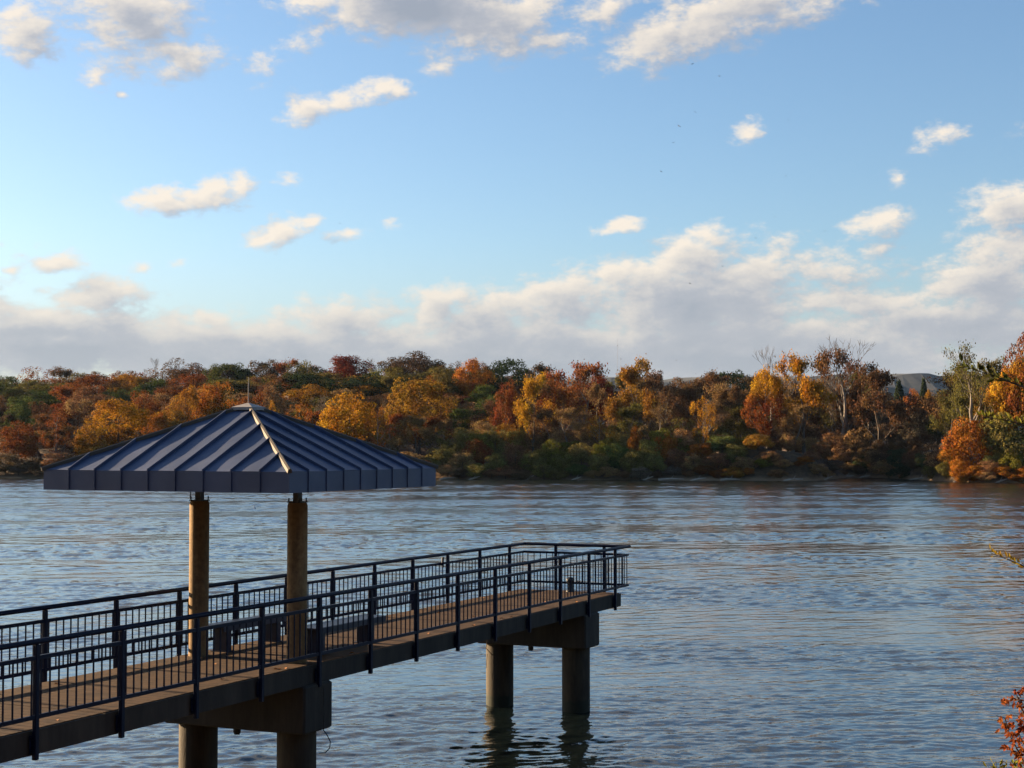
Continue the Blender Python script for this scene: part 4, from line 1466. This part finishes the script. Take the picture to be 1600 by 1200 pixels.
nt_ = tag(empty('overhanging_tree', (9.6, 17.5, float(ground_h(9.6, 17.5)))), 'near tree reaching in from the right edge with leafy green and yellow branches', 'tree')
o0 = nt_.location.copy()
tk = MB()
tk.tube([(0, 0, -.5), (.05, 0, 1), (-.05, .1, 3), (.05, .05, 5.5), (.2, 0, 8.5)], [.24, .2, .17, .13, .05], 12)
tk.build('trunk', M['bark'], nt_)
rb = random.Random(9)
for (pts, nleaf, colr, ll, up_) in [
    ([(1600 + 190, 690, 17.6), (1660, 628, 17.8), (1600, 605, 18), (1560, 590, 18), (1530, 580, 18), (1500, 570, 18)], 52, (.085, .090, .024, 1), .11, .2),
    ([(1600 + 190, 720, 17.6), (1680, 690, 17.7), (1610, 668, 17.8), (1570, 656, 17.8), (1533, 652, 17.8)], 46, (.19, .18, .03, 1), .08, 1.0),
    ([(1600 + 200, 960, 17.0), (1690, 915, 17.2), (1625, 897, 17.4), (1590, 880, 17.4), (1548, 864, 17.4)], 46, (.26, .17, .02, 1), .075, .5),
]:
    W_ = [at(a, b_, c_) - o0 for a, b_, c_ in pts]
    br = MB()
    root = Vector((0, .05, W_[0].z - .3))
    full = [root] + W_
    br.tube(full, [.05] + [.018 - .0155 * i / (len(W_) - 1) for i in range(len(W_))], 7)
    items = []
    for k in range(nleaf):
        t = (k / nleaf) ** .8 * (len(W_) - 1.2) + .2
        i = min(int(t), len(W_) - 2)
        P_ = W_[i].lerp(W_[i + 1], t - i)
        ax_ = (W_[i + 1] - W_[i]).normalized()
        d = ax_ * .5 + Vector((rb.uniform(-.4, .4), rb.uniform(-.6, .6), rb.uniform(-.5, .8) * 1.0 + up_ * .3))
        items.append((P_ + d.normalized() * rb.uniform(.005, .05), d, ll * rb.uniform(.7, 1.2), ll * .42))
    b_o = br.build('branch', M['bark'], nt_)
    lo = obj('foliage', leaf_mesh('foliage', items, len(pts)), None, b_o)
    lo.color = colr
# rest of its crown, above and to the right of the view
items = []
for k in range(1400):
    a, z = rb.uniform(0, 6.28), rb.uniform(3.2, 10.5)
    R_ = rb.uniform(.3, 2.0)
    P_ = Vector((math.cos(a) * R_ + .9, math.sin(a) * R_, z))
    items.append((P_, Vector((rb.uniform(-1, 1), rb.uniform(-1, 1), rb.uniform(-.8, .6))), rb.uniform(.07, .11), .045))
cr = obj('crown', leaf_mesh('crown', items, 77), None, nt_)
cr.color = (.10, .10, .02, 1)

sap = tag(empty('maple_sapling', (5.25, 15.6, float(ground_h(5.25, 15.6)))), 'orange leaved maple sapling at the bottom right corner of the photo', 'sapling')
o0 = sap.location.copy()
stems = [[(1640, 1290), (1612, 1215), (1594, 1180), (1578, 1150), (1570, 1122), (1556, 1118)], [(1640, 1290), (1625, 1200), (1608, 1140), (1596, 1105), (1588, 1085), (1583, 1078)], [(1640, 1290), (1630, 1220), (1612, 1180), (1598, 1160), (1590, 1140)]]
leaves = []
for s_ in stems:
    W_ = [at(a, b_, 15.6) - o0 for a, b_ in s_]
    full = [Vector((.05, 0, -.1))] + W_
    b = MB(); b.tube(full, [.02] + [.013 - .010 * i / (len(W_) - 1) for i in range(len(W_))], 7)
    b.build('stem', M['bark'], sap)
for (px, py, n_) in [(1583, 1083, 3), (1573, 1093, 3), (1592, 1098, 4), (1570, 1126, 5), (1562, 1135, 2), (1577, 1138, 6), (1590, 1152, 5), (1598, 1118, 4), (1598, 1135, 4), (1580, 1168, 5), (1594, 1176, 6), (1604, 1160, 5), (1590, 1195, 4), (1610, 1120, 6), (1615, 1180, 8), (1612, 1150, 6), (1596, 1082, 3)]:
    for k in range(int(n_ * 1.3)):
        P_ = at(px + rb.uniform(-7, 7), py + rb.uniform(-8, 8), 15.6 + rb.uniform(-.15, .15)) - o0
        leaves.append((P_, Vector((rb.uniform(-1, .6), rb.uniform(-1, 1), rb.uniform(-1.2, .2))), rb.uniform(.055, .09), .042))
lo = obj('leaves', star_leaf(leaves, 4, 'leaves'), None, sap)
lo.color = (.30, .085, .026, 1)
wd = tag(empty('weed_clump', (4.7, 14.6, float(ground_h(4.7, 14.6)))), 'yellow green weed tips poking up at the bottom edge left of the sapling', 'weeds')
o0 = wd.location.copy()
items = []
st_ = MB()
for px in (1548, 1556, 1566, 1572, 1584, 1590, 1600):
    tip = at(px, 1192 + rb.uniform(-4, 5), 14.6) - o0
    st_.tube([(tip.x * .5 + .1, rb.uniform(-.1, .1), -.1), (tip.x * .9, 0, tip.z * .6), tuple(tip)], [.008, .006, .003], 5)
    for k in range(12):
        P_ = tip + Vector((rb.uniform(-.04, .04), rb.uniform(-.04, .04), -rb.uniform(0, .3)))
        items.append((P_, Vector((rb.uniform(-1, 1), rb.uniform(-1, 1), rb.uniform(.1, 1.2))), rb.uniform(.05, .08), .025))
st_.build('stem', M['bark'], wd)
lo = obj('leaves', leaf_mesh('leaves', items, 8), None, wd)
lo.color = (.20, .19, .035, 1)

# ------------------------------------------------------------------ unseen wood added behind the viewer to block sky light
VV = []
for k in range(60):
    x = rb.uniform(-75, 85)
    y = rb.uniform(-32, -13) + (0 if abs(x) < 28 else 12)
    src = KINDS[rb.choice(['round', 'spread', 'tall'])][rb.randrange(4)][0]
    co = np.empty(len(src.vertices) * 3, np.float32)
    src.vertices.foreach_get('co', co)
    co = co.reshape(-1, 4, 3)[::2]
    ce = co.mean(1, keepdims=True)
    co = ((co - ce) * 1.7 + ce).reshape(-1, 3)
    VV.append(co * np.array([rb.uniform(9, 13), rb.uniform(9, 13), rb.uniform(19, 27)]) + np.array([x, y, 2.5]))
nw = card_mesh('light_block_wood', np.concatenate(VV), rng)
nw.materials.append(M['leaf'])
nwo = obj('light_block_wood', nw, None)
nwo.color = (.045, .045, .022, 1)
tag(nwo, 'unseen wood added behind the viewer to block sky light', 'wood', kind='stuff')

# ------------------------------------------------------------------ haze
hz = MB()
hz.box(-3320, 3320, -320, 3320, -5, 175)
hz_m, nt5, bs5, o5 = new_mat('thin_haze')
nt5.nodes.remove(bs5)
pv = nd(nt5, 'ShaderNodeVolumePrincipled')
pv.inputs['Color'].default_value = (.42, .66, 1.0, 1)
pv.inputs['Density'].default_value = 0.000018
pv.inputs['Anisotropy'].default_value = .2
nt5.links.new(pv.outputs[0], o5.inputs['Volume'])
hz_o = hz.build('haze', hz_m)
tag(hz_o, 'thin pale haze over the river and the far hills', 'haze', kind='stuff')
